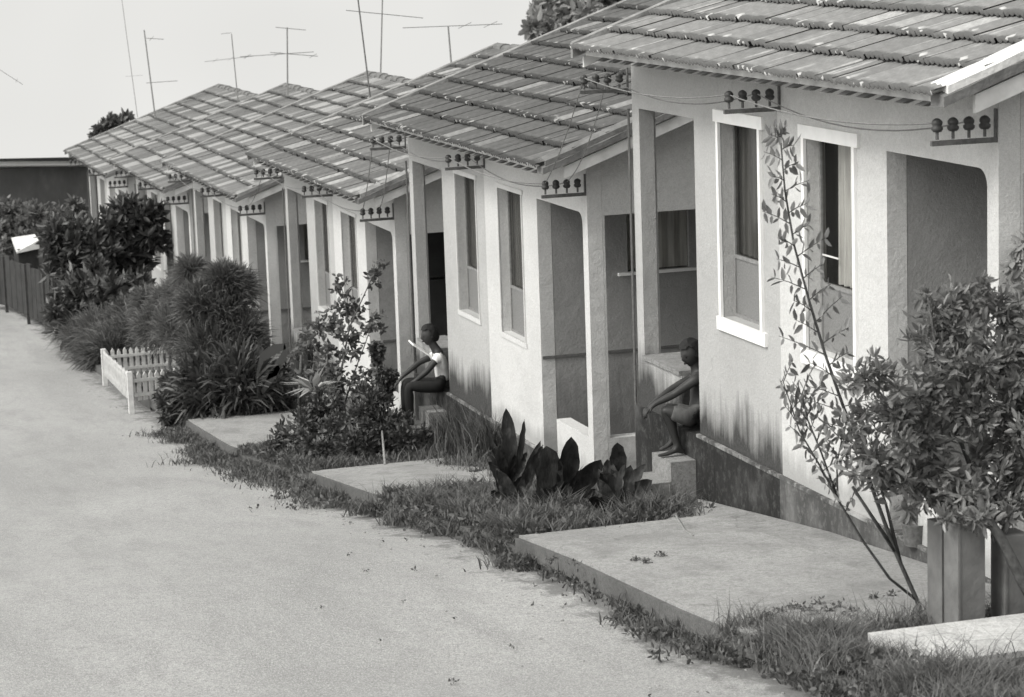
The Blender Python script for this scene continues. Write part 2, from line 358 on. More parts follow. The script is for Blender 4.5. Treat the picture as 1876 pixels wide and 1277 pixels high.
KERB = 0.13
us_ = sorted(set(list(np.arange(-40, 60, 0.5))+list(np.arange(60, 221, 4.0))))
def sheet(name, nfun0, nfun1, cols, dz, mat, us=us_, rough=0.0, seed=1):
    mb = MB(); r = random.Random(seed); V = []
    for u in us:
        a, b = nfun0(u), nfun1(u)
        for k in range(cols+1):
            x = a+(b-a)*k/cols; V.append((x, u, G(u)+dz(u, k/cols)+(r.uniform(-rough, rough) if 0 < k < cols else 0)))
    F = [(j*(cols+1)+k, j*(cols+1)+k+1, (j+1)*(cols+1)+k+1, (j+1)*(cols+1)+k) for j in range(len(us)-1) for k in range(cols)]
    mb.add(V, F); o = mb.build(name, mat, smooth=True); tag(o, kind='structure'); return o
sheet('ground', lambda u: -160, lambda u: 240, 20, lambda u, k: -KERB-0.06, M['soil'])
us_r = list(np.arange(-40, 74, 0.5))
def road():
    ks = [0, .1, .2, .3, .4, .5, .6, .7, .78, .85, .9, .93, .955, .97, .98, .988, .994, 1.0]; V = []; E = []; r = random.Random(1)
    for u in us_r:
        a, b = -9.0, road_edge(u)+.03
        for k in ks:
            x = a+(b-a)*k; V.append((x, u, G(u)-KERB-.02+.01*math.sin(k*3.1)+.006*math.sin(x*1.7+u*.8))); E.append(b-x)
    n = len(ks); F = [(j*n+k, j*n+k+1, (j+1)*n+k+1, (j+1)*n+k) for j in range(len(us_r)-1) for k in range(n-1)]
    mb = MB(); mb.add(V, F); o = mb.build('road', M['road'], smooth=True); at_ = o.data.attributes.new('edge', 'FLOAT', 'POINT'); at_.data.foreach_set('value', np.array(E, np.float32)); tag(o, kind='structure')
road()
# the front yards, a kerb's height above the road
sheet('yard', lambda u: road_edge(u)+0.16, lambda u: 16, 10, lambda u, k: 0, M['soil'], us_r, 0.0)
# kerb stones
def kerb(u0, u1, name='kerb', mat='kerb', top=0.015, w=0.17):
    mb = MB(); us = list(np.arange(u0, u1, 0.6))+[u1]; V = []; F = []
    for u in us:
        e = road_edge(u); V += [(e, u, G(u)-KERB-0.1), (e, u, G(u)+top), (e+w, u, G(u)+top), (e+w, u, G(u)-0.1)]
    for j in range(len(us)-1):
        b = j*4; F += [(b, b+1, b+5, b+4), (b+1, b+2, b+6, b+5), (b+2, b+3, b+7, b+6)]
    n = (len(us)-1)*4; F += [(0, 3, 2, 1), (n, n+1, n+2, n+3)]
    mb.add(V, F); tag(mb.build(name, M[mat]), kind='structure')
kerb(-20, 11.54, top=-.05, w=.12); kerb(15.84, 20.24, top=-0.06, w=.12); kerb(23.26, 27.04, top=-0.05, w=.12); kerb(30.96, 33.49, top=-.05, w=.12); kerb(34.41, 70, top=-.03, w=.12)
for q0, q1 in ((11.55, 15.83), (20.25, 23.25), (27.05, 30.95), (33.5, 34.4)): kerb(q0, q1, top=.012, w=-.03, mat='kerb')
# cement aprons in front of the houses
def pad(name, outline, h, mat):
    """outline in (n,u), extruded; top follows the slope"""
    mb = MB(); n = len(outline)
    V = [(a, b, G(b)+h) for a, b in outline]+[(a, b, G(b)-0.12) for a, b in outline]
    F = [tuple(range(n))]+[(i, i+n, (i+1) % n+n, (i+1) % n) for i in range(n)]
    mb.add(V, F); o = mb.build(name, M[mat]); tag(o, kind='structure'); return o
def strip_pad(name, u0, u1, n0f, n1f, h, mat):
    us = list(np.arange(u0, u1, 0.4))+[u1]; mb = MB(); V = []; F = []
    for u in us: V += [(n0f(u), u, G(u)+h), (n1f(u), u, G(u)+h), (n0f(u), u, G(u)-.25), (n1f(u), u, G(u)-.25)]
    for j in range(len(us)-1):
        b = j*4; F += [(b, b+1, b+5, b+4), (b, b+4, b+6, b+2), (b+1, b+3, b+7, b+5)]
    n = (len(us)-1)*4; F += [(0, 2, 3, 1), (n, n+1, n+3, n+2)]
    mb.add(V, F); o = mb.build(name, M[mat]); tag(o, kind='structure')
strip_pad('path', 11.55, 15.83, lambda u: road_edge(u)+.0, lambda u: 6.16+.04*math.sin(u*1.3), 0.028, 'pad')
strip_pad('path', 11.3, 15.83, lambda u: 6.175+.04*math.sin(u*1.3), lambda u: 6.54, 0.020, 'padb')
strip_pad('path', 15.84, 17.6, lambda u: 6.22 if u > 16.2 else 5.9, lambda u: 6.54, 0.018, 'pad')
strip_pad('path', 20.25, 23.25, lambda u: road_edge(u)+.0, lambda u: 6.35+.1*math.sin(u*3), 0.028, 'pad')
strip_pad('path', 27.05, 30.95, lambda u: road_edge(u)+.0, lambda u: 6.6, 0.028, 'pad')
strip_pad('path', 33.5, 34.4, lambda u: road_edge(u)+.0, lambda u: 6.6, 0.028, 'pad')

# ------------------------------------------------------------------ houses
SL = 0.36; TH = math.atan(SL)
FL = -2.74                       # floor level below the eave line
TF = 0.48                        # facade plane, measured in from the eave
LEN = 5.95; RIDGE = 3.5
def roof_z(x): return SL*x if x <= RIDGE else SL*(2*RIDGE-x)
def wallgrid(mb, axis, p0, p1, a0, a1, z0, z1, holes, cuts=()):
    """wall slab between planes p0<p1 (axis 'x': plane in x, runs along y; axis 'y': plane in y, runs along x) with rectangular holes"""
    A = sorted(set([a0, a1]+[v for h in holes for v in (h[0], h[1])])); Z = sorted(set([z0, z1]+[v for h in holes for v in (h[2], h[3])]))
    A = [v for v in A if a0 <= v <= a1]; Z = [v for v in Z if z0 <= v <= z1]
    def solid(i, j):
        if not (0 <= i < len(A)-1 and 0 <= j < len(Z)-1): return False
        ca, cz = (A[i]+A[i+1])/2, (Z[j]+Z[j+1])/2
        return not any(h[0] < ca < h[1] and h[2] < cz < h[3] for h in holes)
    P = (lambda p, a, z: (p, a, z)) if axis == 'x' else (lambda p, a, z: (a, p, z))
    for i in range(len(A)-1):
        for j in range(len(Z)-1):
            if not solid(i, j): continue
            a, b, c, d = A[i], A[i+1], Z[j], Z[j+1]
            mb.add([P(p0, a, c), P(p0, b, c), P(p0, b, d), P(p0, a, d)], [(0, 1, 2, 3)])
            mb.add([P(p1, a, c), P(p1, b, c), P(p1, b, d), P(p1, a, d)], [(3, 2, 1, 0)])
            if not solid(i-1, j): mb.add([P(p0, a, c), P(p1, a, c), P(p1, a, d), P(p0, a, d)], [(0, 1, 2, 3)])
            if not solid(i+1, j): mb.add([P(p0, b, c), P(p1, b, c), P(p1, b, d), P(p0, b, d)], [(3, 2, 1, 0)])
            if not solid(i, j-1): mb.add([P(p0, a, c), P(p1, a, c), P(p1, b, c), P(p0, b, c)], [(3, 2, 1, 0)])
            if not solid(i, j+1): mb.add([P(p0, a, d), P(p1, a, d), P(p1, b, d), P(p0, b, d)], [(0, 1, 2, 3)])
WT = 0.13
# tile mesh: wavy, thin, lower edge lifted so a dark slot opens below it
NC = 11
TW, TL, CP = 0.2475, 0.395, (RIDGE/math.cos(TH))/NC
def tile_profile(v):
    return 0.004*math.sin((v-0.25)*2*math.pi)+0.0085*math.cos(v*8*math.pi)
def tile_verts(nseg=7):
    vs = []; 
    for r, lift in ((-0.035, 0.060), (TL-0.035, 0.012)):
        for k in range(nseg+1):
            v = k/nseg; vs.append((r, v*TW, lift+0.012+tile_profile(v)))
    for k in range(nseg+1):
        v = k/nseg; vs.append((-0.033, v*TW, 0.060-0.012+tile_profile(v)))
    n = nseg+1; fs = []; butt_shade = []
    for k in range(nseg):
        fs.append((k, n+k, n+k+1, k+1)); butt_shade.append(0)
        fs.append((2*n+k, k, k+1, 2*n+k+1)); butt_shade.append(1)
    return vs, fs
def add_butt_shade(me):
    """moss: painted shade, 1 at the butt end, falling off over a few cm up the tile"""
    a = me.attributes.new('butt_shade', 'FLOAT', 'POINT')
    return a
def tile_mesh(mat, nseg=7):
    vs, fs = tile_verts(nseg); n = nseg+1
    # extra row a few cm up the tile carries the end of the painted shade
    V = [vs[k] for k in range(n)]+[(0.075, vs[k][1], vs[k][2]+(vs[n+k][2]-vs[k][2])*0.11/TL) for k in range(n)]+[vs[n+k] for k in range(n)]+[vs[2*n+k] for k in range(n)]
    F = []
    for k in range(nseg):
        F += [(k, n+k, n+k+1, k+1), (n+k, 2*n+k, 2*n+k+1, n+k+1), (3*n+k, k, k+1, 3*n+k+1)]
    me = bpy.data.meshes.new('tile'); me.from_pydata(V, [], F); me.materials.append(mat)
    a = me.attributes.new('butt_shade', 'FLOAT', 'POINT'); a.data.foreach_set('value', np.array([1.]*n+[0.25]*n+[0.]*n+[1.3]*n, np.float32))
    me.polygons.foreach_set('use_smooth', [True]*len(F)); me.update(); return me, V, F, ([1.]*n+[0.25]*n+[0.]*n+[1.3]*n)
ncol = int(LEN/TW)               # 24 columns, 12 courses
def roof_frame(front=True):
    if front: return Matrix.Rotation(-TH, 4, 'Y')
    return Matrix.Translation((2*RIDGE, 0, 0)) @ Matrix.Rotation(math.pi, 4, 'Z') @ Matrix.Translation((0, -LEN, 0)) @ Matrix.Rotation(-TH, 4, 'Y')
TILES = {}
def front_tiles(parent, key, individual):
    mat = M[key]
    if key not in TILES: TILES[key] = tile_mesh(mat, 12 if individual else 4)
    me, V, F, ms = TILES[key]; fr = roof_frame(True)
    rr = random.Random(hash(key) % 1000+5)
    if individual:
        for c in range(NC):
            for k in range(ncol):
                o = inst('tile', me, parent)
                o.matrix_local = fr @ Matrix.Translation((c*CP+rr.uniform(-.010, .010), k*TW+rr.uniform(-.004, .004), rr.uniform(-.002, .006))) @ Matrix.Rotation(rr.uniform(-.012, .012), 4, 'Z')
    else: joined(parent, mat, V, F, ms, fr, 'tile_field', 3)
def joined(parent, mat, V, F, ms, fr, name, seed):
    rr = np.random.RandomState(seed+int(abs(parent.location.y)*10)); V = np.array(V); F = np.array(F); VV = []; FF = []; TT = []; MM = []
    for c in range(NC):
        for k in range(ncol):
            b = len(VV)*len(V); v = V+np.array([c*CP+rr.uniform(-.01, .01), k*TW, rr.uniform(-.002, .006)]); VV.append(v); FF.append(F+b)
            TT += [rr.rand()]*len(F); MM += ms
    VV = np.concatenate(VV); m = np.array(fr); VV = VV@m[:3, :3].T+m[:3, 3]
    o = bulk(name, VV, np.concatenate(FF), TT, mat, parent); a = o.data.attributes.new('butt_shade', 'FLOAT', 'POINT'); a.data.foreach_set('value', np.array(MM, np.float32)); tag(o, kind='stuff')
CACHE = {}
def cached(key, fn):
    if key not in CACHE: CACHE[key] = fn()
    return CACHE[key]
WIN = {'near': (2.11, 2.83), 'far': (3.62, 4.32)}; WZ = (-1.80, -0.43)
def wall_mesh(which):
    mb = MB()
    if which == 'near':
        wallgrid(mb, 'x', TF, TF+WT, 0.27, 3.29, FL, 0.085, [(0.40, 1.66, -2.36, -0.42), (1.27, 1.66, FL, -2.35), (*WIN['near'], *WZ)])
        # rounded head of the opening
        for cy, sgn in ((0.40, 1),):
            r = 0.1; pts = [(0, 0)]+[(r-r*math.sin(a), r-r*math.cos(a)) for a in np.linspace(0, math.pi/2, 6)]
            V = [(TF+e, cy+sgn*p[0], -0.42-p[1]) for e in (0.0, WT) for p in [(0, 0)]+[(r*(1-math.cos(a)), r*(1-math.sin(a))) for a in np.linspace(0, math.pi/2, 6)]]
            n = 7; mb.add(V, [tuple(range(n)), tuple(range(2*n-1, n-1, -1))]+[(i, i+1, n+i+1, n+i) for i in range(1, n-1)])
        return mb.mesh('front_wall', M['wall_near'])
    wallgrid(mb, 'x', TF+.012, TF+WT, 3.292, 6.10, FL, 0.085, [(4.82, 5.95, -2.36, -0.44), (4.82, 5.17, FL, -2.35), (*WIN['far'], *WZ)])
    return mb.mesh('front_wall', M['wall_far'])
def gable_mesh(y0, y1, far=False):
    mb = MB(); x0, x1 = TF+WT+.002, 2*RIDGE-TF
    wallgrid(mb, 'y', y0, y1, x0, x1, FL, 0.02, [(x0+0.02, 1.95, -2.36, -0.44)])
    def prof(x): return roof_z(x)-0.045
    xs = [TF+.004, RIDGE, x1]; zb = 0.020
    top = [(x, prof(x)) for x in xs]
    poly = [(TF+.004, 0.088), (x1, 0.022)][:0]
    P = [(x0, zb), (x1, zb), (x1, prof(x1)), (RIDGE, prof(RIDGE)), (x0, prof(x0))]
    n = len(P); V = [(a, y0, z) for a, z in P]+[(a, y1, z) for a, z in P]
    mb.add(V, [tuple(range(n)), tuple(range(2*n-1, n-1, -1))]+[(i, (i+1) % n, n+(i+1) % n, n+i) for i in range(n)])
    return mb.mesh('gable_wall', M['wall_gable'])
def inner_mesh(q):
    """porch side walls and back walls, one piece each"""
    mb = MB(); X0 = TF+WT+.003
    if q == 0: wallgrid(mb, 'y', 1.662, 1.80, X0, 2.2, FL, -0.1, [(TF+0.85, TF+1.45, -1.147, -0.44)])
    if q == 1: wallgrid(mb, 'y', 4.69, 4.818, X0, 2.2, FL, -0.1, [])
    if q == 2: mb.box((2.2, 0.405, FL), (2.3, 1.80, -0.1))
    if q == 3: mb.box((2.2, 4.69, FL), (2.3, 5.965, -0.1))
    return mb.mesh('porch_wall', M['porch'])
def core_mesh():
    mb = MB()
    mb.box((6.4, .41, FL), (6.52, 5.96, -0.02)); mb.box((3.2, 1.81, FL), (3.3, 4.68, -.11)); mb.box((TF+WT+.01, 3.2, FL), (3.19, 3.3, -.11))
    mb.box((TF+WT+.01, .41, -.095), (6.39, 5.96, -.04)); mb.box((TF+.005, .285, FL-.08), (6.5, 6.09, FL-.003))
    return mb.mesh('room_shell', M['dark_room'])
def plinth_mesh(y0, y1, mat):
    mb = MB(); mb.box((TF-.022, y0, FL-1.25), (TF+.3, y1, FL+.002)); return mb.mesh('plinth', mat)
def deck_mesh():
    mb = MB(); e = 0.07
    for s in (0, 1):
        f = (lambda x: x) if s == 0 else (lambda x: 2*RIDGE-x)
        x0, x1 = e, RIDGE
        mb.hexa([(f(x0), 0.06, roof_z(x0)-.045), (f(x1), .06, roof_z(x1)-.045), (f(x1), LEN-.04, roof_z(x1)-.045), (f(x0), LEN-.04, roof_z(x0)-.045),
                 (f(x0), .06, roof_z(x0)-.005), (f(x1), .06, roof_z(x1)-.005), (f(x1), LEN-.04, roof_z(x1)-.005), (f(x0), LEN-.04, roof_z(x0)-.005)])
    return mb.mesh('roof_deck', M['board'])
def slope_box(y0, y1, x0, x1, za, zb, n=10, wob=0.0, seed=1):
    """a board lying along the roof slope (front side)"""
    mb = MB(); r = random.Random(seed); V = []; F = []
    for i in range(n+1):
        x = x0+(x1-x0)*i/n; q = r.uniform(-wob, wob)
        V += [(x, y0+q, roof_z(x)+za), (x, y1, roof_z(x)+za), (x, y1, roof_z(x)+zb+q*.5), (x, (y0+y1)/2, roof_z(x)+zb+abs(q)*.6+(.012 if wob else 0)), (x, y0+q, roof_z(x)+zb+q*.5)]
    for i in range(n):
        b = i*5
        for k in range(5): F.append((b+k, b+(k+1) % 5, b+5+(k+1) % 5, b+5+k))
    F += [(4, 3, 2, 1, 0), tuple(n*5+k for k in range(5))]
    mb.add(V, F); return mb
def pinned(name, me, parent): return inst(name, me, parent)
def curtain_mb(x, y0, y1, z0, z1, amp=.018, waves=9):
    mb = MB(); n = 48; V = []
    for i in range(n+1):
        t = i/n; y = y0+(y1-y0)*t; dx = amp*math.sin(t*waves*2*math.pi+math.sin(t*7)); V += [(x+dx*.6, y, z1), (x+dx*1.3, y+dx*.2, z0)]
    mb.add(V, [(2*i, 2*i+2, 2*i+3, 2*i+1) for i in range(n)], .5); return mb
def window(parent, which, k):
    y0, y1 = WIN[which]; z0, z1 = WZ; fx = TF+(.012 if which == 'far' else 0)
    wide = k == 0
    def frame():
        mb = MB(); b = .085 if wide else .045; p = fx-.022 if wide else fx-.012
        mb.box((p, y0-b, z1), (fx+.004, y1+b, z1+b)); mb.box((p, y0-b, z0-b*1.1), (fx+.004, y1+b, z0))
        mb.box((p, y0-b*.45, z0+.0005), (fx+.004, y0, z1-.0005)); mb.box((p, y1, z0+.0005), (fx+.004, y1+b*.45, z1-.0005))
        return mb.mesh('window', M['white'] if wide else M['wall_near'])
    wdw = pinned('window', cached(('frame', which, wide), frame), parent)
    def sash():
        mb = MB(); x = fx+.085; a = .022
        mb.box((x, y0, z0), (x+.03, y0+a, z1)); mb.box((x, y1-a, z0), (x+.03, y1, z1)); mb.box((x, y0+a, z1-a), (x+.03, y1-a, z1)); mb.box((x, y0+a, z0), (x+.03, y1-a, z0+a))
        mb.box((x, y0+a, -1.385), (x+.03, y1-a, -1.36)); return mb.mesh('sash', M['iron_light'])
    pinned('sash', cached(('sash', which), sash), wdw)
    def pane():
        mb = MB(); x = fx+.098; mb.box((x, y0+.022, -1.36), (x+.004, y1-.022, z1-.022)); return mb.mesh('pane', M['glass'])
    pinned('pane', cached(('pane', which), pane), wdw)
    def low():
        mb = MB(); x = fx+.095; mb.box((x, y0+.022, z0+.022), (x+.012, y1-.022, -1.385)); return mb.mesh('frosted_pane', M['frost'])
    pinned('frosted_pane', cached(('low', which), low), wdw)
    if k == 0 and which == 'near':
        pinned('curtain', curtain_mb(fx+.150, y0-.02, y1-.16, -1.36, z1+.05, .018, 6).mesh('curtain', M['curtain_light']), wdw)
        mb = MB()
        mb.box((fx+.088, y1-.27, -1.187), (fx+.096, y1-.03, -1.177)); 
        mb.build('window_bar', M['board'], wdw)
    else:
        pinned('curtain', cached(('cur', which), lambda: curtain_mb(fx+.150, y0+.30, y1+.03, -1.36, z1+.05, .018, 5).mesh('curtain', M['curtain_dark'])), wdw)

verge_look = ['mortar_white', 'mortar_dark', 'mortar_mid', 'mortar_mid', 'mortar_dark', 'mortar_mid']
tile_look = ['tileA', 'tileB', 'tileC', 'tileD', 'tileD', 'tileD']
labels = ['nearest whitewashed house, at the right edge, with wide white window surrounds',
          'second whitewashed house from the right, with a sooty edge to its dark tiled roof',
          'third house from the right, its dark gable doorway beside the white-shirted reader',
          'fourth house from the right, its front wall behind the tall dark feathery shrub',
          'fifth house from the right, half hidden by the dark big-leaved tree',
          'farthest house of the row, its roof touching the long dark building']
houses = []
for k in range(6):
    h = empty('row_house', (HN[k], HU[k], HW[k])); tag(h, labels[k], 'house', 'tiled row houses stepping down the street'); houses.append(h)
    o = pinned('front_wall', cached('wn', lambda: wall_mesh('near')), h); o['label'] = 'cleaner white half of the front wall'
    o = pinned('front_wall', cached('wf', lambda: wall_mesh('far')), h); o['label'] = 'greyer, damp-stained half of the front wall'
    pinned('gable_wall', cached('g0', lambda: gable_mesh(.27, .40)), h); pinned('gable_wall', cached('g1', lambda: gable_mesh(5.97, 6.10, True)), h)
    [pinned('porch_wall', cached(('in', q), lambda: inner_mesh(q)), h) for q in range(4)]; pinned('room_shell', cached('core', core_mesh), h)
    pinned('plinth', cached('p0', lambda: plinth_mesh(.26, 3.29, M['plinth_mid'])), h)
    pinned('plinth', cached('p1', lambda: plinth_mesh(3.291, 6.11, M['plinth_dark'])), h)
    pinned('plinth_ledge', cached('pl', lambda: (lambda mb: (mb.box((TF-.028, .26, FL-.008), (TF-.001, 4.80, FL+.016)), mb.mesh('plinth_ledge', M['kerb_light']))[1])(MB())), h)
    pinned('roof_deck', cached('deck', deck_mesh), h)
    pinned('verge_cap', cached(('vn', verge_look[k]), lambda: slope_box(-.015, .20, .03, RIDGE, .028, .075, 14, .014, 4).mesh('verge_cap', M[verge_look[k]])), h)
    pinned('verge_cap', cached('vf', lambda: slope_box(LEN-.005, LEN+.045, -.02, RIDGE, -.03, .08, 14, .006, 5).mesh('verge_cap', M['mortar_mid'])), h)
    pinned('verge_tile_edge', cached('vte', lambda: slope_box(-.03, .12, .0, RIDGE, -.03, .026, 20, .010, 7).mesh('verge_tile_edge', M['mortar_dark'])), h)
    pinned('barge_board', cached('bb', lambda: slope_box(.0, .03, .20, RIDGE, -.145, -.047, 2).mesh('barge_board', M['board'])), h)
    pinned('barge_board', cached('bb2', lambda: slope_box(LEN-.02, LEN+.01, .06, RIDGE, -.13, -.052, 2).mesh('barge_board', M['board'])), h)
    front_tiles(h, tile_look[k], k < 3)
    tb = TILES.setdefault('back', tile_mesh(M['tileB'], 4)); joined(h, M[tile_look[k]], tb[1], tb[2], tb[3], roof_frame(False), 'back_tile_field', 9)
    for j in range(17):
        def rt():
            mb = MB(); n = 6; V = []
            for y, r in ((0, .095), (.39, .08)):
                for q in range(n+1):
                    a = math.pi*q/n; V.append((math.cos(a)*r, y, math.sin(a)*r*.8))
            mb.add(V, [(q, q+1, n+2+q, n+1+q) for q in range(n)]+[tuple(range(n, -1, -1)), tuple(range(n+1, 2*n+2))]); return mb.mesh('ridge_tile', M['mortar_dark'])
        o = pinned('ridge_tile', cached('rt', rt), h); o.location = (RIDGE+.0, j*.35, roof_z(RIDGE)+.0+.012*((j*7) % 3)); o.rotation_euler[0] = 0.02
    window(h, 'near', k); window(h, 'far', k)
    # porch window and dado line
    pinned('dado_line', cached('dado', lambda: (lambda mb: (mb.box((TF+.01, 1.648, FL+.86), (2.15, 1.659, FL+.885)), mb.mesh('dado_line', M['iron']))[1])(MB())), h)
    def pw():
        mb = MB(); mb.box((TF+.75, 1.62, -1.175), (TF+1.55, 1.658, -1.148)); return mb.mesh('porch_window', M['white'])
    w_ = pinned('porch_window', cached('pw', pw), h)
    pinned('pane', cached('pwp', lambda: (lambda mb: (mb.box((TF+.852, 1.70, -1.145), (TF+1.448, 1.706, -.442)), mb.mesh('pane', M['glass']))[1])(MB())), w_)
    pinned('curtain', cached('pwc', lambda: (lambda mb: (mb.add([(TF+.85+.06*i, 1.725+.012*(i % 2), z) for i in range(11) for z in (-1.14, -.44)], [(2*i, 2*i+1, 2*i+3, 2*i+2) for i in range(10)]), mb.mesh('curtain', M['curtain_light']))[1])(MB())), w_)
    # door in the porch back wall
    dr = pinned('door', cached('door', lambda: (lambda mb: (mb.box((2.17, .75, FL), (2.198, 1.45, -.72)), mb.mesh('door', M['door']))[1])(MB())), h)
    pinned('handle', cached('hd', lambda: (lambda mb: (mb.box((2.14, .80, FL+.95), (2.17, .84, FL+1.0)), mb.mesh('handle', M['iron_light']))[1])(MB())), dr)
    if k in (2,):
        d2 = MB(); d2.box((1.02, 1.62, FL), (1.62, 1.655, -.55)); o = d2.build('door', M['door'], h); o['label'] = 'dark open-looking door inside the gable porch'
    # conduit pipe at the far pillar
    def pipe():
        mb = MB(); mb.tube([(TF-.012, 6.114, FL-.9), (TF-.012, 6.114, -.45)], .010, 6); return mb.mesh('conduit_pipe', M['iron'])
    pinned('conduit_pipe', cached('pipe', pipe), h)
    # rafter ends under the eave
    for j in range(22):
        pinned('rafter_end', cached('raf', lambda: (lambda mb: (mb.hexa([(.06, -.035, roof_z(.0)-.045), (.47, -.035, roof_z(.485)-.085), (.47, .035, roof_z(.485)-.085), (.06, .035, roof_z(.0)-.045), (.015, -.05, roof_z(.015)-.047), (.47, -.05, roof_z(.47)-.047), (.47, .05, roof_z(.47)-.047), (.015, .05, roof_z(.015)-.047)]), mb.mesh('rafter_end', M['mortar_dark']))[1])(MB())), h).location = (0, .3+j*.2475, 0)

# steps and sitting ledge of the house porches (one flight per house)
def steps(k):
    h = houses[k]; X = TF; mb = MB(); gz = G(HU[k]+4.9)-HW[k]-.2
    mb.box((.262, 4.83, gz), (X-.024, 5.22, -2.925)); a = mb.build('upper_step', M['step'], None)
    mb = MB(); mb.box((.035, 4.83, gz), (.260, 5.22, -3.07)); b = mb.build('lower_step', M['step'], None)
    e = empty('porch_steps', (HN[k], HU[k], HW[k]))
    for o in (a, b): o.parent = e
    tag(e, ['two low concrete steps below the seated bare-chested youth', 'concrete steps below the seated youth in a white shirt', 'concrete steps at the third house behind the rose bush'][k], 'steps', 'porch steps')
for k in range(3): steps(k)
def ledge(k):
    mb = MB(); mb.box((TF-.01, 5.172, -2.358), (TF+.30, 5.945, -2.325)); mb.build('parapet_ledge', M['step'], houses[k])
for k in range(6): ledge(k)

# ------------------------------------------------------------------ insulator racks and wires
def rack_proto():
    e = empty('insulator_rack')
    mb = MB(); mb.box((-.39, -.014, -.013), (.0, .014, .014)); mb.box((-.010, -.012, -.013), (.0, .012, .17)); a = mb.build('bracket', M['iron'], e)
    for i in range(4):
        mb = MB(); x = -.355+i*.095; mb.tube([(x, 0, .02), (x, 0, .075)], .009, 6); p = mb.build('pin', M['iron'], e)
        mb = MB(); mb.lathe((x, 0, .06), [(.001, 0), (.022, .002), (.032, .014), (.033, .026), (.024, .034), (.030, .044), (.030, .056), (.022, .068), (.010, .075), (.001, .077)], 10); mb.build('insulator', M['ceramic'], e, True)
    return e
def copy_tree(o, parent=None):
    c = o.copy(); col.objects.link(c); c.parent = parent
    for ch in o.children: copy_tree(ch, c)
    return c
hname = ['nearest house', 'second house from the right', 'third house from the right', 'fourth house from the right', 'fifth house from the right', 'farthest house']
ord_ = ['first', 'second', 'third', 'fourth', 'fifth', 'sixth']
rp = rack_proto(); RACKS = {}
for k in range(6):
    for j, (s, x, z, where) in enumerate(((.29, TF-.003, -.25, 'near corner'), (3.24, TF-.003, -.27, 'middle of the front wall'), (6.13, TF-.003, -.31, 'far pillar'))):
        o = rp if (k == 0 and j == 0) else copy_tree(rp)
        o.location = (HN[k]+x, HU[k]+s, HW[k]+z); RACKS[(k, j)] = o.location.copy()
        o['label'] = 'four-insulator bracket at the %s of the %s' % (where, hname[k]); o['category'] = 'insulator rack'; o['group'] = 'four-insulator racks on the house fronts'
def wire(a, b, sag, r=.004, mat='iron_light', label=''):
    mb = MB(); pts = [a.lerp(b, t)+Vector((0, 0, -sag*4*t*(1-t))) for t in np.linspace(0, 1, 14)]
    mb.tube(pts, r, 4); o = mb.build('overhead_wire', M[mat]); tag(o, label, 'wire', 'wires strung between the insulator racks')
def ip(k, j, i): return RACKS[(k, j)]+Vector((-.355+i*.095, 0, .11))
order = [(k, j) for k in range(4) for j in range(3)]
for a, b in zip(order[:-1], order[1:]):
    for i in ((0, 2) if a[0] < 2 else (1,)):
        nm = {0: 'outermost', 1: 'second', 2: 'third'}[i]
        wire(ip(*a, i), ip(*b, i), .07+.03*i, .0045 if a[0] < 1 else .005, 'iron_light', '%s wire leaving the rack at the %s of the %s' % (nm, ['near corner', 'middle', 'far pillar'][a[1]], hname[a[0]]))

# ------------------------------------------------------------------ television aerials
def aerial(base, top, u, arms, label, r=.03, mat='iron_light'):
    a, b = at(*base, u), at(*top, u); e = empty('aerial_mast', a)
    mb = MB(); mb.tube([(0, 0, 0), b-a], [r*.55, r*.45], 6); mb.build('mast', M[mat], e)
    for (x0, y0, x1, y1, els) in arms:
        p, q = at(x0, y0, u)-a, at(x1, y1, u)-a; mb = MB(); mb.tube([p, q], r*.22, 5)
        bm_ = mb.build('boom', M[mat], e)
        for t in els:
            c = p.lerp(q, t); mb = MB(); mb.tube([c+Vector((-.03, -.45, .06)), c+Vector((.03, .45, -.06))], r*.16, 4); mb.build('element', M[mat], e)
    tag(e, label, 'antenna', 'aerials rising over the roofs')
aerial((284, 212), (264, 55), 52, [(268, 70, 300, 72, (.3,)), (268, 152, 325, 148, ())], 'leaning aerial pole over the farthest roof, left of the highest far gable')
aerial((437, 196), (424, 62), 50, [(375, 113, 470, 102, (.2, .5, .8)), (405, 62, 424, 60, ())], 'faint aerial pole rising between the two far roof peaks', .022)
aerial((527, 185), (526, 50), 47, [(440, 104, 575, 95, (.1, .5)), (495, 96, 582, 103, (.9,)), (505, 50, 560, 55, ())], 'upright aerial pole standing on the fourth roof peak from the left', .03)
aerial((681, 200), (651, -40), 38, [(634, 19, 775, 33, ())], 'tall leaning dark aerial pole, the left one of the crossing pair', .024, 'iron')
aerial((697, 145), (702, -60), 41, [(650, -10, 760, -12, ())], 'tall upright aerial pole, the right one of the crossing pair', .024)
aerial((828, 132), (821, 48), 36, [(738, 51, 920, 44, (.62, .88))], 'aerial pole with one long horizontal boom, rightmost on the sky', .026)
aerial((252, 215), (222, -10), 56, [(230, 140, 262, 138, ())], 'thin faded aerial pole at the left over the small treetop', .014)
aerial((-14, 300), (-16, 100), 50, [(-16, 118, 42, 155, (.8,))], 'aerial whose sloping arm pokes in at the left edge of the sky', .022)

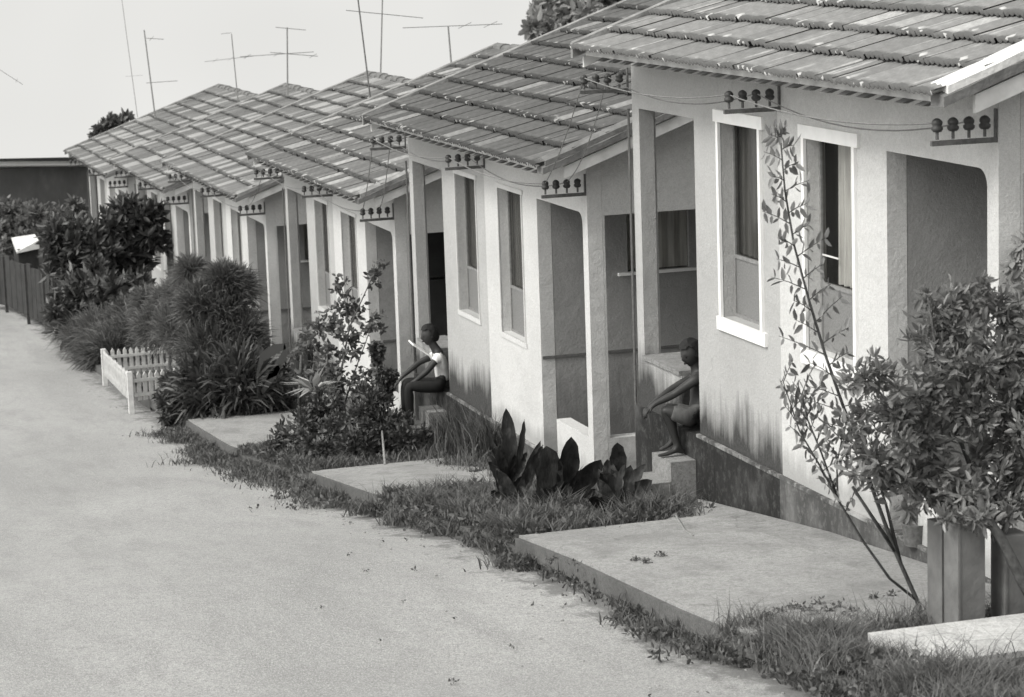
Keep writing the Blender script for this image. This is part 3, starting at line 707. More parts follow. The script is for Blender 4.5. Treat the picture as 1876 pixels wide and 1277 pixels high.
# ------------------------------------------------------------------ long building and bank at the end of the street
def long_building():
    e = empty('long_building', (5, 62, -9.0)); a, b = at(-150, 296, 62), at(166, 296, 62); z1 = a.z
    mb = MB(); mb.box((a.x-5, 0, -.5), (b.x-5+.6, 5.5, b.z+8-.1)); 
    mb.box((a.x-5.01, -.01, 0), (b.x-5+.61, .12, b.z+9-.05)); mb.build('wall', M['bankw'], e)
    zt = at(0, 296, 62).z+9
    mb = MB(); n = 30
    p0, p1 = at(-150, 300, 61.6), at(170, 298, 61.6)
    mb.hexa([(p0.x-5, -.4, p0.z+9-.06), (p1.x-5, -.4, p1.z+9-.06), (p1.x-5, 6.2, p1.z+8-.06), (p0.x-5, 6.2, p0.z+8-.06), (p0.x-5, -.4, p0.z+9+.05), (p1.x-5, -.4, p1.z+9+.05), (p1.x-5, 6.2, p1.z+8+.05), (p0.x-5, 6.2, p0.z+8+.05)])
    mb.build('fascia', M['white'], e)
    mb = MB()
    mb.hexa([(p0.x-5, -.6, p0.z+9+.072), (p1.x-5, -.6, p1.z+9+.072), (p1.x-5, 6.3, p1.z+8+.052), (p0.x-5, 6.3, p0.z+8+.052), (p0.x-5, -.6, p0.z+9+.10), (p1.x-5, -.6, p1.z+9+.16), (p1.x-5, 6.3, p1.z+8+.14), (p0.x-5, 6.3, p0.z+8+.1)])
    mb.build('roof', M['door'], e)
    tag(e, 'long low building with a thin flat roof and pale eave line across the street end', 'building')
t = NT('dark_rough_wall'); c = t.coord(); n = t.noise(t.mapping(c, (1.2, 1.2, .5)), 1.5, 6, .65); sp = t.n('ShaderNodeSeparateXYZ'); t.l(c, sp.inputs[0])
t.col(t.ramp(n, [(.3, .07), (.55, .10), (.75, .15)]), .95); t.bump(n, .5, .05); M['bankw'] = t.m
long_building()

# ------------------------------------------------------------------ foliage tools
def leafgeo(P, a, b, nn, s, w):
    """oval leaf folded along its midrib, two quads"""
    n = len(P)
    V = np.stack([P, P+a*s*.28+b*w*.46+nn*s*.05, P+a*s*.70+b*w*.36+nn*s*.04, P+a*s-nn*s*.07, P+a*s*.70-b*w*.36+nn*s*.04, P+a*s*.28-b*w*.46+nn*s*.05], 1).reshape(-1, 3)
    q = np.arange(n)*6
    return V, np.concatenate([np.stack([q, q+1, q+2, q+3], 1), np.stack([q, q+3, q+4, q+5], 1)])
def leaves(clumps, n, size, aspect=2.4, droop=0.2, seed=1, shell=0.55, jitter=0.3, upright=0.0):
    """leaf blades spread through ellipsoid clumps; returns V, F, T"""
    r = np.random.RandomState(seed); C = np.array([c[0] for c in clumps], float); R = np.array([c[1] for c in clumps], float)
    wgt = np.array([c[2] if len(c) > 2 else 1.0 for c in clumps])*R.prod(1)**(2/3); wgt /= wgt.sum()
    idx = r.choice(len(clumps), n, p=wgt)
    d = r.normal(size=(n, 3)); d /= np.linalg.norm(d, axis=1)[:, None]
    rad = (shell+(1-shell)*r.rand(n))*(r.rand(n)**.25)
    P = C[idx]+d*R[idx]*rad[:, None]*(1+r.normal(size=(n, 1))*jitter*.25)
    a = d*.9+r.normal(size=(n, 3))*.8; a[:, 2] += -droop+upright; a /= np.linalg.norm(a, axis=1)[:, None]
    b = np.cross(a, r.normal(size=(n, 3))); b /= np.linalg.norm(b, axis=1)[:, None]; nn = np.cross(a, b)
    s = size*(.6+.8*r.rand(n))[:, None]; wdt = s/aspect
    V, F = leafgeo(P, a, b, nn, s, wdt); T = np.clip(.5*r.rand(n)+.25+.25*r.normal(size=n)*.6, 0, 1); T = np.concatenate([T, T])
    return V, F, T
def blades(P, h, lean, wdt, seed=1):
    r = np.random.RandomState(seed); n = len(P); pt = .62+.38*np.sin(P[:, 0]*6.3+2)*np.sin(P[:, 1]*4.7)+.25*np.sin(P[:, 1]*9.1+P[:, 0]*5); h = h*(.35+1.1*r.rand(n)**1.5)*np.clip(pt, .25, 1.3)*1.25; ang = r.rand(n)*2*np.pi; ln = lean*h*(.3+r.rand(n)); az = r.rand(n)*2*np.pi
    dx = np.stack([np.cos(ang), np.sin(ang), np.zeros(n)], 1); wx = np.stack([np.cos(az), np.sin(az), np.zeros(n)], 1)*wdt*.5
    up = np.zeros((n, 3)); up[:, 2] = 1
    m = P+up*(h*.6)[:, None]+dx*(ln*.35)[:, None]; tip = P+up*h[:, None]+dx*ln[:, None]
    V = np.stack([P-wx, P+wx, m+wx*.8, m-wx*.8, tip, tip+wx*.1], 1).reshape(-1, 3)
    b = np.arange(n)*6; F = np.concatenate([np.stack([b, b+1, b+2, b+3], 1), np.stack([b+3, b+2, b+5, b+4], 1)]); t_ = np.clip(r.rand(n)*.8+.1, 0, 1); T = np.concatenate([t_, t_])
    return V, F, T
def stem(mb, pts, r0, r1, n=6):
    k = len(pts); mb.tube(pts, [r0+(r1-r0)*i/(k-1) for i in range(k)], n)
def plant(name, label, cat, base, leafdata, mat, stems=None, smat='bark', group=None, leafname='foliage', stuff=True):
    e = empty(name, base); base = Vector(base)
    V, F, T = leafdata; o = bulk(leafname, V-np.array(base), F, T, M[mat], e)
    if stuff: o['kind'] = 'stuff'
    if stems:
        mb = MB()
        for pts, r0, r1 in stems: stem(mb, [Vector(p)-base for p in pts], r0, r1)
        mb.build('stem', M[smat], e, True)
    tag(e, label, cat, group); return e
def cat3(*L):
    V = []; F = []; T = []; b = 0
    for v, f, t in L: V.append(v); F.append(np.asarray(f)+b); T.append(t); b += len(v)
    return np.concatenate(V), np.concatenate(F), np.concatenate(T)
def clump_px(lst, depth=.8):
    """(px, py, u, radius_m[, squash]) -> clumps"""
    out = []
    for q in lst:
        p = at(q[0], q[1], q[2]); r = q[3]; s = q[4] if len(q) > 4 else 1.0
        out.append((tuple(p), (r*.82, r*depth*.82, r*s*.82), .75))
        cr = random.Random(int(q[0]*7+q[1]))                     # smaller sprays break the outline
        for i in range(7):
            d = Vector((cr.gauss(0, 1), cr.gauss(0, 1)*depth, cr.gauss(.25, 1)*s)).normalized()*r*cr.uniform(.7, 1.08); k = r*cr.uniform(.16, .36)
            out.append((tuple(p+d), (k, k, k*cr.uniform(.8, 1.5)), 1.1))
    return out

# ---- big leafy bush at right, in front of the nearest house
ub = 11.3
bc = clump_px([(1640, 760, ub, .19), (1610, 850, ub, .17), (1700, 700, ub, .15), (1760, 640, ub+.1, .15), (1700, 800, ub, .22), (1780, 740, ub, .24), (1840, 660, ub+.1, .22), (1850, 780, ub, .26), (1740, 880, ub, .2, .75), (1820, 900, ub, .17, .7), (1670, 880, ub, .17, .8), (1880, 860, ub, .24), (1720, 580, ub+.15, .10), (1780, 555, ub+.15, .13), (1830, 560, ub+.2, .17), (1872, 620, ub+.1, .20), (1700, 620, ub+.15, .12), (1570, 780, ub, .09), (1900, 740, ub, .26), (1560, 700, ub, .07), (1695, 545, ub+.2, .06), (1600, 690, ub, .10), (1760, 930, ub-.15, .14, .6), (1820, 945, ub-.15, .12, .5), (1700, 915, ub-.1, .13, .6), (1870, 920, ub-.1, .14, .6), (1760, 945, ub-.3, .11, .5), (1800, 950, ub-.32, .10, .5)])
bush_l = leaves(bc, 10500, .058, 2.7, .1, 3, .2, .9, .25)
gb = at(1905, 1120, ub); tb = [at(1905, 1120, 10.85), at(1872, 1062, 10.85), at(1836, 990, 10.87), at(1800, 935, 10.95), at(1780, 860, ub)]
gb = at(1925, 1170, 10.85)
plant('leafy_bush', 'large glossy-leaved bush at the right edge, covering the corner of the nearest house', 'bush', (gb.x, 10.85, G(10.85)), bush_l, 'leaf_bush',
      [(tb, .034, .018), ([at(1835, 1000, ub), at(1850, 930, ub), at(1840, 800, ub), at(1850, 650, ub)], .022, .008), ([at(1800, 940, ub), at(1760, 900, ub), at(1700, 820, ub), at(1640, 750, ub)], .017, .006), ([at(1780, 860, ub), at(1740, 760, ub), at(1715, 640, ub), at(1700, 545, ub)], .012, .004),
       ([at(1905, 1120, 10.85), at(1918, 1160, 10.85), (gb.x, 10.85, G(10.85)-.05)], .04, .045)], 'bark')
# ---- sapling with a tall leaning leader
us = 11.6
base = on_ground(1692, 1132); ub2 = base.y
def A(x, y): return at(x, y, ub2)
lead = [A(1690, 1130), A(1680, 1100), A(1640, 1010), A(1600, 900), A(1575, 820), A(1545, 745), A(1512, 650), A(1482, 550), A(1455, 450), A(1438, 350), A(1430, 255)]
sh2 = [A(1680, 1100), A(1630, 1060), A(1580, 990), A(1535, 915), A(1500, 850), A(1465, 790), A(1435, 700)]
sh3 = [A(1640, 1010), A(1600, 950), A(1562, 892)]
sh4 = [A(1650, 1030), A(1625, 930), A(1602, 860), A(1575, 800)]
sh5 = [A(1535, 915), A(1533, 850), A(1545, 790)]; sh6 = [A(1535, 915), A(1505, 830), A(1480, 770), A(1470, 720)]; sh7 = [A(1640, 1000), A(1612, 880), A(1605, 800), A(1620, 740)]
r = np.random.RandomState(5); LV = []; tw = []
def sprig(p, direc, length, nl, s, seed):
    rr = np.random.RandomState(seed); d = Vector(direc).normalized(); q = p+d*length; tw.append(([p, p.lerp(q, .5)+Vector((0, 0, .006)), q], .0032, .0015))
    out = []
    for i in range(nl):
        t_ = (i+.6)/nl; c = p.lerp(q, t_)
        for sd in (-1, 1):
            a = (d*.45+Vector((rr.normal()*.35, rr.normal()*.35, sd*.8+rr.normal()*.3))).normalized(); b = a.cross(Vector((rr.normal(), rr.normal(), rr.normal()))).normalized(); L_ = s*rr.uniform(.7, 1.25)
            out.append((np.array(c), np.array(a), np.array(b), L_))
    return out
for i in range(36):
    t_ = .30+.70*(i/35); f = t_*(len(lead)-1); j = min(int(f), len(lead)-2); p = lead[j].lerp(lead[j+1], f-j); sd = -1 if i % 2 else 1
    ln = (.16 if i % 3 else .24)*(1.15-.75*max(0, t_-.55)/.45); LV += sprig(p, (sd*.9, r.normal()*.5, .25+.3*r.rand()), ln, 4, .062, i)
for i in range(3): LV += sprig(lead[-1], ((i-1)*.5, .1*i, 1), .08, 3, .05, 90+i)
for arr, nn in ((sh2, 13), (sh5, 5), (sh6, 9), (sh4, 5), (sh7, 7)):
    for i in range(nn):
        t_ = .45+.55*i/(nn-1); f = t_*(len(arr)-1); j = min(int(f), len(arr)-2); p = arr[j].lerp(arr[j+1], f-j)
        LV += sprig(p, ((-1 if i % 2 else 1)*.6, r.normal()*.4, .8), .13, 4, .055, 200+i+nn)
PP = np.array([l[0] for l in LV]); aa = np.array([l[1] for l in LV]); bb_ = np.array([l[2] for l in LV]); ll = np.array([l[3] for l in LV])[:, None]
V, F = leafgeo(PP, aa, bb_, np.cross(aa, bb_), ll, ll*.42); T = np.tile(r.rand(len(LV)), 2)
plant('sapling', 'thin leaning sapling with a tall leader crossing the white window surround', 'sapling', base, (V, F, T), 'leaf_sap', [(lead, .013, .004), (sh2, .009, .003), (sh3, .011, .008), (sh4, .009, .003), (sh5, .005, .003), (sh6, .006, .003), (sh7, .006, .003)]+tw, 'bark')
# ---- paddle-leaved plants
def paddle(base, leaf_specs, label):
    e = empty('paddle_leaf_plant', base); b0 = leaf_specs[0]; cr = random.Random(int(b0[0]))
    leaf_specs = list(leaf_specs)+[(b0[3]+cr.uniform(-62, 62), b0[4]-cr.uniform(-25, 70), cr.uniform(.04, .11), b0[3]+cr.uniform(-14, 14), b0[4]+cr.uniform(25, 70), b0[5]+cr.uniform(-.3, .15)) for _ in range(13)]
    for (tipx, tipy, h_w, bx, by, uu) in leaf_specs:
        a, b = at(bx, by, uu), at(tipx, tipy, uu+rnd.uniform(-.1, .1)); d = b-a; Ln = d.length; d.normalize(); view = Vector((.35, .93, -.1)).normalized()
        sd = d.cross(view).normalized(); nrm = sd.cross(d).normalized(); V = []; n = 8
        yaw = rnd.uniform(-.5, .5); sd = (sd*math.cos(yaw)+nrm*math.sin(yaw)).normalized(); nrm = sd.cross(d).normalized()
        ph = rnd.uniform(0, 6); bend = rnd.uniform(.02, .22); n = 12
        for i in range(n+1):
            t_ = i/n; wv = h_w*(.10 if t_ < .12 else max(0, math.sin(math.pi*min(1, ((t_-.1)/.9)**.85)))**.55)*(1+.07*math.sin(i*1.9+ph))*(1.08 if .3 < t_ < .85 else 1)
            c_ = a+d*Ln*t_-Vector((0, 0, 1))*(bend*Ln*t_**3)+nrm*.02*math.sin(t_*4+ph)
            wl, wr_ = .012*math.sin(i*2.3+ph), .012*math.sin(i*2.9+ph+2)
            V += [c_-sd*wv*.5-Vector(base)-nrm*(wv*.16+wl), c_-Vector(base), c_+sd*wv*.5-Vector(base)-nrm*(wv*.16+wr_)]
        F = []
        for i in range(n): F += [(3*i, 3*i+1, 3*i+4, 3*i+3), (3*i+1, 3*i+2, 3*i+5, 3*i+4)]
        mb = MB(); mb.add(V, F, rnd.uniform(.2, .8)); mb.build('leaf', M['leaf_canna'], e, True)
    mb = MB(); mb.tube([(0, 0, -.02), (0, 0, .1), (.01, 0, .16)], [.03, .025, .015], 6); mb.build('stem', M['bark'], e)
    tag(e, label, 'plant', 'dark paddle-leaved plants in the grass')
def onG(x, y): return on_ground(x, y)
pb = onG(935, 925); uu = pb.y
paddle(pb, [(928, 744, .11, 935, 870, uu), (962, 766, .05, 940, 880, uu), (905, 800, .07, 930, 890, uu), (965, 818, .05, 942, 885, uu), (890, 770, .04, 925, 880, uu), (915, 860, .09, 930, 935, uu), (955, 870, .08, 935, 935, uu), (975, 850, .07, 940, 935, uu), (900, 890, .08, 932, 938, uu-.1), (945, 905, .09, 935, 945, uu-.15), (918, 830, .06, 936, 900, uu)], 'dark paddle-leaved plant, leftmost of the clump, with one tall pointed leaf')
pb = onG(1025, 935); uu = pb.y
paddle(pb, [(1000, 795, .19, 1012, 930, uu), (1045, 786, .15, 1035, 920, uu), (1100, 830, .16, 1040, 925, uu), (985, 870, .10, 1015, 945, uu), (1020, 870, .09, 1022, 945, uu), (1062, 880, .10, 1032, 945, uu), (1000, 905, .10, 1020, 950, uu-.1), (1045, 910, .10, 1028, 952, uu-.15), (1090, 890, .09, 1038, 945, uu), (975, 900, .08, 1015, 948, uu), (1070, 850, .13, 1035, 935, uu)], 'dark paddle-leaved plant in the middle of the clump, its leaves broadest')
pb = onG(1135, 935); uu = pb.y
paddle(pb, [(1130, 785, .11, 1135, 900, uu), (1112, 830, .12, 1130, 935, uu), (1155, 850, .11, 1140, 935, uu), (1100, 870, .09, 1128, 940, uu), (1175, 905, .05, 1140, 938, uu), (1140, 850, .12, 1137, 945, uu), (1120, 900, .10, 1134, 948, uu-.1), (1150, 905, .09, 1138, 950, uu-.15), (1095, 840, .05, 1128, 930, uu)], 'dark paddle-leaved plant nearest the concrete steps')

# ---- big low bush, rose bush, silvery plant and topiary balls at the second plot
def low_bush(): 
    c = clump_px([(560, 800, 25.2, .34), (640, 790, 24.8, .4), (700, 800, 24.4, .4), (742, 808, 24.2, .26), (600, 765, 25.2, .26), (680, 762, 25.0, .27), (520, 810, 25.6, .2), (650, 820, 24.2, .34), (590, 822, 24.8, .25)], .9)
    return leaves(c, 15000, .058, 2.3, .0, 21, .2, .8, .3)
plant('low_bush', 'wide low dark bush between the two cement paths', 'bush', onG(640, 850), low_bush(), 'leaf_dark', [([onG(640, 845), at(650, 780, 24.6)], .03, .01), ([onG(706, 858), at(700, 790, 23.9)], .014, .01)], 'bark_pale')
c = clump_px([(585, 600, 27.0, .22), (640, 560, 27, .18), (640, 620, 26.8, .26), (560, 640, 27.2, .18), (610, 680, 26.6, .27), (670, 690, 26.4, .2), (680, 510, 27, .09), (700, 480, 27, .06), (690, 590, 26.8, .12), (620, 520, 27, .09), (575, 690, 27, .2)], .8)
rb = at(625, 760, 26.4)
plant('rose_bush', 'tall loose bush with scattered small leaves against the third house', 'bush', (rb.x, rb.y, G(rb.y)), leaves(c, 1700, .065, 1.7, .1, 31, .1, 1.3), 'leaf_mid',
      [([rb, at(625, 680, 26.6), at(640, 600, 26.8), at(690, 490, 27)], .018, .005), ([rb, at(600, 690, 26.7), at(570, 620, 27)], .014, .004), ([rb, at(650, 680, 26.6), at(680, 600, 26.8)], .012, .004), ([at(640, 600, 26.8), at(625, 520, 27)], .008, .003), ([at(548, 740, 27), at(552, 650, 27.1)], .02, .016)], 'bark')
c0 = at(575, 715, 26.2); V = []; r = np.random.RandomState(8)
for i in range(26):
    a = r.rand()*6.28; el = r.uniform(.1, 1.2); d = np.array([math.cos(a)*math.cos(el), math.sin(a)*math.cos(el), math.sin(el)]); L_ = r.uniform(.25, .42); p = np.array(c0); b = np.cross(d, [0, 0, 1]); b /= np.linalg.norm(b)+1e-6
    V += [p, p+d*L_*.45+b*.032, p+d*L_-np.array([0, 0, .08]), p+d*L_*.45-b*.032]
V = np.array(V)
plant('silvery_plant', 'spiky plant with pale bright leaves at the foot of the rose bush', 'plant', (c0.x, c0.y, G(c0.y)), (V, np.arange(len(V)).reshape(-1, 4), r.rand(len(V)//4)), 'leaf_white', [([Vector((c0.x, c0.y, G(c0.y))), c0], .02, .012)])
for (x, y, rr_, by, lb) in ((690, 640, .085, 760, 'left, smaller of two clipped ball-headed shrubs beside the dark doorway'), (708, 690, .13, 770, 'right, larger of two clipped ball-headed shrubs beside the dark doorway')):
    uu = 25.6; p = at(x, y, uu); cl = [(tuple(p), (rr_, rr_, rr_*.75)), (tuple(p-Vector((0, 0, rr_*.9))), (rr_*.5, rr_*.5, rr_*.9))]
    plant('ball_shrub', lb, 'shrub', (p.x, p.y, G(uu)), leaves(cl, 700, .05, 1.6, .5, int(x), .5, .3), 'leaf_dark', [([Vector((p.x, p.y, G(uu))), p], .012, .009)], group='ball-headed shrubs')
# ---- feathery shrubs on the third plot
def feathery(P0, n, Lm, seed, spread=1.0, up=.8, wd=.012):
    r = np.random.RandomState(seed); V = []; P0 = np.array(P0)
    k = len(P0); c = P0[r.randint(0, k, n)][:, :3]; rad = P0[r.randint(0, k, n)][:, 3:4]
    ii = r.randint(0, k, n); c = P0[ii][:, :3]; rad = P0[ii][:, 3:4]
    d = r.normal(size=(n, 3)); d /= np.linalg.norm(d, axis=1)[:, None]; p = c+d*rad*(r.rand(n, 1)**.5)
    a = d*spread+r.normal(size=(n, 3))*.35; a[:, 2] += up; a /= np.linalg.norm(a, axis=1)[:, None]
    b = np.cross(a, r.normal(size=(n, 3))); b /= np.linalg.norm(b, axis=1)[:, None]; L_ = Lm*(.5+r.rand(n, 1)); dr = np.zeros((n, 3)); dr[:, 2] = -.25
    m = p+a*L_*.55; tip = p+a*L_+dr*L_
    V = np.stack([p-b*wd*.5, p+b*wd*.5, m+b*wd*.5, m-b*wd*.5, tip-b*wd*.1, tip+b*wd*.1], 1).reshape(-1, 3)
    q = np.arange(n)*6; F = np.concatenate([np.stack([q, q+1, q+2, q+3], 1), np.stack([q+3, q+2, q+5, q+4], 1)]); t_ = r.rand(n); return V, F, np.concatenate([t_, t_])
def pr(x, y, u, r): p = at(x, y, u); return (p.x, p.y, p.z, r)
f1 = feathery([pr(410, 520, 32, .18), pr(400, 570, 32, .36), pr(430, 530, 32, .22), pr(370, 560, 32, .26), pr(440, 620, 31.8, .3), pr(385, 640, 31.8, .4)], 21000, .20, 3, .8, .6, .010)
bb = at(410, 740, 31.6)
plant('feathery_shrub', 'tall dark feathery shrub, darkest in the middle of the row', 'shrub', (bb.x, bb.y, G(bb.y)), f1, 'leaf_mid', [([Vector((bb.x, bb.y, G(bb.y))), at(405, 640, 31.9), at(415, 500, 32)], .035, .01)])
f2 = feathery([pr(310, 560, 35.5, .22), pr(290, 600, 35.5, .3), pr(340, 540, 35, .25), pr(330, 600, 34.8, .34), pr(360, 520, 34, .15), pr(270, 560, 36, .14), pr(350, 500, 34, .12)], 18000, .21, 4, .8, .65, .010)
bb = at(310, 690, 35.2)
plant('feathery_shrub', 'paler grey feathery shrub leaning out behind the white picket fence', 'shrub', (bb.x, bb.y, G(bb.y)), f2, 'leaf_feather', [([Vector((bb.x, bb.y, G(bb.y))), at(310, 600, 35.3)], .03, .01)])
c = clump_px([(330, 740, 31.4, .3), (380, 720, 31.3, .36), (440, 720, 31.0, .38), (490, 720, 30.9, .32), (400, 690, 31.4, .33), (465, 680, 31.1, .28), (350, 700, 31.6, .3), (505, 700, 31.2, .22), (440, 745, 31.0, .3), (310, 720, 31.9, .2), (515, 745, 31.0, .15)], .9)
plant('dense_shrub', 'dense very dark shrub mass beneath the feathery shrub, at the corner of a cement path', 'shrub', onG(410, 775), cat3(leaves(c, 12000, .10, 3.0, .1, 44, .3, .6, .2), feathery([pr(440, 700, 31, .4), pr(380, 720, 31.2, .4)], 1500, .3, 12, 1, .5, .03)), 'leaf_dark', [([onG(410, 772), at(410, 700, 31.2)], .03, .01)])
# arching banana-like leaves
e0 = at(470, 680, 30.8); e = empty('arching_leaf_plant', (e0.x, e0.y, G(e0.y)))
for pts in ([(470, 690), (480, 655), (505, 640), (530, 632)], [(478, 700), (505, 680), (522, 650), (522, 632)], [(480, 720), (498, 690), (512, 672)]):
    P = [at(x, y, 30.6)-e.location for x, y in pts]; n = len(P); V = []
    for i, p in enumerate(P):
        wv = .07*math.sin(math.pi*(i+.35)/(n-.2)); V += [p+Vector((-wv*.3, 0, wv)), p, p+Vector((wv*.3, 0, -wv*.8))]
    F = []
    for i in range(n-1): F += [(3*i, 3*i+1, 3*i+4, 3*i+3), (3*i+1, 3*i+2, 3*i+5, 3*i+4)]
    mb = MB(); mb.add(V, F, .6); mb.build('leaf', M['leaf_dark'], e, True)
mb = MB(); mb.tube([(0, 0, 0), at(472, 690, 30.6)-e.location], .02, 6); mb.build('stem', M['bark'], e)
tag(e, 'arching strap-leaved plant rising at the right of the dense dark shrub', 'plant')
# ---- dark big-leaved tree
ut = 45
c = clump_px([(200, 430, ut, .55), (260, 420, ut, .4), (150, 440, ut, .5), (230, 470, ut, .45), (180, 480, ut, .5), (120, 470, ut, .45), (265, 400, ut, .3), (280, 440, ut, .22), (225, 390, ut, .3), (110, 430, ut+1, .35), (150, 540, ut-1, .55), (200, 560, ut-1.5, .5), (250, 560, ut-2, .45), (130, 580, ut-1, .35)], .9)
tb_ = at(232, 600, ut)
plant('big_leaved_tree', 'dark big-leaved tree overhanging the front of the far houses', 'tree', (tb_.x, tb_.y, G(ut)), leaves(c, 9500, .20, 2.8, .1, 51, .3, .7, .2), 'leaf_dark', [([Vector((tb_.x, tb_.y, G(ut))), at(232, 540, ut), at(215, 470, ut), at(190, 430, ut)], .10, .05), ([at(228, 510, ut), at(250, 460, ut), at(262, 420, ut)], .06, .03)], 'bark', leafname='crown')
# ---- grass clumps and hedge further down
def tuft(label, pts, n, h, seed, mat='leaf_mid', wd=.02):
    P = feathery([pr(*q) for q in pts], n, h, seed, .9, .7, wd); b = at(pts[0][0], pts[0][1], pts[0][2])
    plant('grass_clump', label, 'grass clump', (b.x, b.y, G(b.y)), P, mat, None, group='grass clumps along the kerb')
tuft('pale tall grass clump at the road edge left of the picket fence', [(150, 620, 43.5, .25), (180, 610, 43, .3), (200, 630, 42, .3), (130, 600, 45, .2)], 6000, .30, 61, 'leaf_feather', .012)
tuft('grey rounded grass clump touching the far end of the picket fence', [(185, 650, 41.2, .22), (210, 640, 41, .28), (165, 655, 41.6, .12), (230, 620, 41.5, .3)], 6500, .24, 62, 'leaf_mid', .012)
tuft('dark grass clump in the middle distance, right of the big-leaved tree trunk', [(260, 610, 41, .35), (290, 630, 40, .3), (240, 590, 42, .3)], 5000, .3, 63, 'leaf_mid', .013)
c = clump_px([(20, 430, 58, .7), (60, 410, 58, .6), (90, 430, 56, .6), (110, 400, 57, .4), (30, 470, 57, .5), (-20, 430, 58, .8), (70, 400, 58, .35), (10, 390, 59, .3), (45, 385, 59, .25), (140, 390, 58, .3)], 1)
plant('hedge', 'grey hedge growing below the dark wall at the street end', 'hedge', (at(60, 440, 57).x, 57, G(57)), leaves(c, 9000, .14, 2.0, .0, 71, .3, .8, .3), 'leaf_feather', None)
c = clump_px([(1010, 60, 62, .6), (1050, 20, 62, .8), (1100, 0, 62, .9), (1160, -20, 62, .9), (1000, 30, 63, .45), (1040, 80, 62, .4), (1120, 40, 62, .6)], 1)
bb = at(1080, 60, 62)
plant('broad_tree', 'pale hazy tree crown behind the ridges, beside the nearest roof', 'tree', (bb.x, bb.y, G(62)), leaves(c, 7000, .24, 1.9, .1, 72, .1, 1.2), 'leaf_pale', [([Vector((bb.x, bb.y, G(62))), bb], .2, .08)], leafname='crown')
c = clump_px([(190, 238, 66, .22), (218, 228, 66, .25), (232, 218, 66, .12), (180, 250, 66, .15)], 1); bb = at(210, 245, 66)
plant('small_tree', 'small treetop showing behind the farthest roof against the sky', 'tree', (bb.x, bb.y, G(66)), leaves(c, 900, .17, 2.0, .0, 73, .2, 1.2, .3), 'leaf_mid', [([Vector((bb.x, bb.y, G(66))), bb], .1, .05)], leafname='crown')
# hanging pale creeper at the right edge
c = clump_px([(1868, 490, 12.2, .06), (1872, 450, 12.2, .04), (1885, 500, 12.2, .1)], .8)
plant('pale_creeper', 'washed-out pale creeper on the white wall at the right edge above the bush', 'creeper', tuple(at(1885, 520, 12.2)), leaves(c, 350, .06, 2.0, .6, 74, .2, .6), 'leaf_pale', None)
# tall dark grass against the damp wall of the second house
P = []
r = np.random.RandomState(3)
for i in range(2600):
    u_ = r.uniform(22.6, 24.6); x = 6.86-abs(r.normal())*.14+.0; P.append((x, u_, G(u_)))
V, F, T = blades(np.array(P), .36, .5, .012, 81)
plant('grass_clump', 'tall dark weeds against the damp foot of the second house wall', 'grass clump', (6.75, 23.6, G(23.6)), (V, F, T), 'leaf_dark', None, group='grass clumps along the kerb')

# ------------------------------------------------------------------ grass and weeds (nobody could count them)
def scatter(regions, n, seed):
    r = np.random.RandomState(seed); P = []
    tot = sum(q[4] for q in regions)
    for (u0, u1, f0, f1, wg) in regions:
        m = int(n*wg/tot); u = r.uniform(u0, u1, m); a = np.array([f0(v) for v in u]); b = np.array([f1(v) for v in u])
        x = a+(b-a)*r.rand(m); P.append(np.stack([x, u, Gv(u)-.01], 1))
    P = np.concatenate(P)
    # patchy: keep by low-frequency pattern
    P[:, :2] += r.normal(size=(len(P), 2))*.07
    k = np.sin(P[:, 0]*9+P[:, 1]*2.9)+np.sin(P[:, 0]*4.1-P[:, 1]*5.7)+np.sin(P[:, 1]*11+P[:, 0]*3)*.6+r.normal(size=len(P))*.7
    return P[k > -1.0]
E0 = lambda u: road_edge(u)
def const(v): return lambda u: v
lawn = scatter([(15.9, 20.2, lambda u: E0(u)+.0, const(6.2), 5), (16.3, 18.6, lambda u: 5.3, const(6.4), 2.0), (23.3, 27.0, lambda u: E0(u)+.02, const(6.7), 1.6), (20.2, 23.3, const(6.2), const(6.75), .7), (31, 34, lambda u: E0(u)+.1, const(6.8), .8), (41, 46, lambda u: E0(u), const(7.2), .8)], 56000, 1)
V, F, T = blades(lawn, .105, 1.1, .009, 2); o = bulk('lawn_grass', V, F, T, M['grass']); tag(o, 'dark rough grass and weeds of the front yards', 'grass', kind='stuff')
V, F, T = leaves([((x, y, z+.03), (.10, .10, .045)) for x, y, z in lawn[nr.choice(len(lawn), 420)]], 16000, .04, 1.8, 0, 5, .1, .5, .5); o = bulk('yard_weeds', V, F, T, M['grass']); tag(o, 'low broad-leaved weeds among the yard grass', 'weeds', kind='stuff')
fore = scatter([(8.2, 11.55, lambda u: E0(u)-.02, const(5.25), 3.0), (8.2, 10.35, const(5.2), const(6.8), 2.2), (11.2, 11.5, const(5.2), const(6.5), .6), (11.5, 12.0, lambda u: E0(u)-.02, const(5.1), .25)], 50000, 4)
fore = fore[~((fore[:, 1] > 10.42) & (fore[:, 1] < 11.2) & (fore[:, 0] > 5.13))]
fore = fore[~((fore[:, 1] > 10.02) & (fore[:, 1] < 10.45) & (fore[:, 0] > 5.0) & (fore[:, 0] < 5.75) & (nr.rand(len(fore)) < .88))]
V, F, T = blades(fore, .12, 1.0, .0055, 6); o = bulk('tall_grass', V, F, T, M['grass_fore']); tag(o, 'tall foreground grass around the pale slab at the lower right', 'grass', kind='stuff')
V, F, T = leaves([((x, y, z+.02), (.07, .07, .03)) for x, y, z in fore[nr.choice(len(fore), 260)]], 9000, .026, 1.7, 0, 7, .1, .5, .4); o = bulk('foreground_weeds', V, F, T, M['grass']); tag(o, 'small leafy weeds low in the foreground grass', 'weeds', kind='stuff')
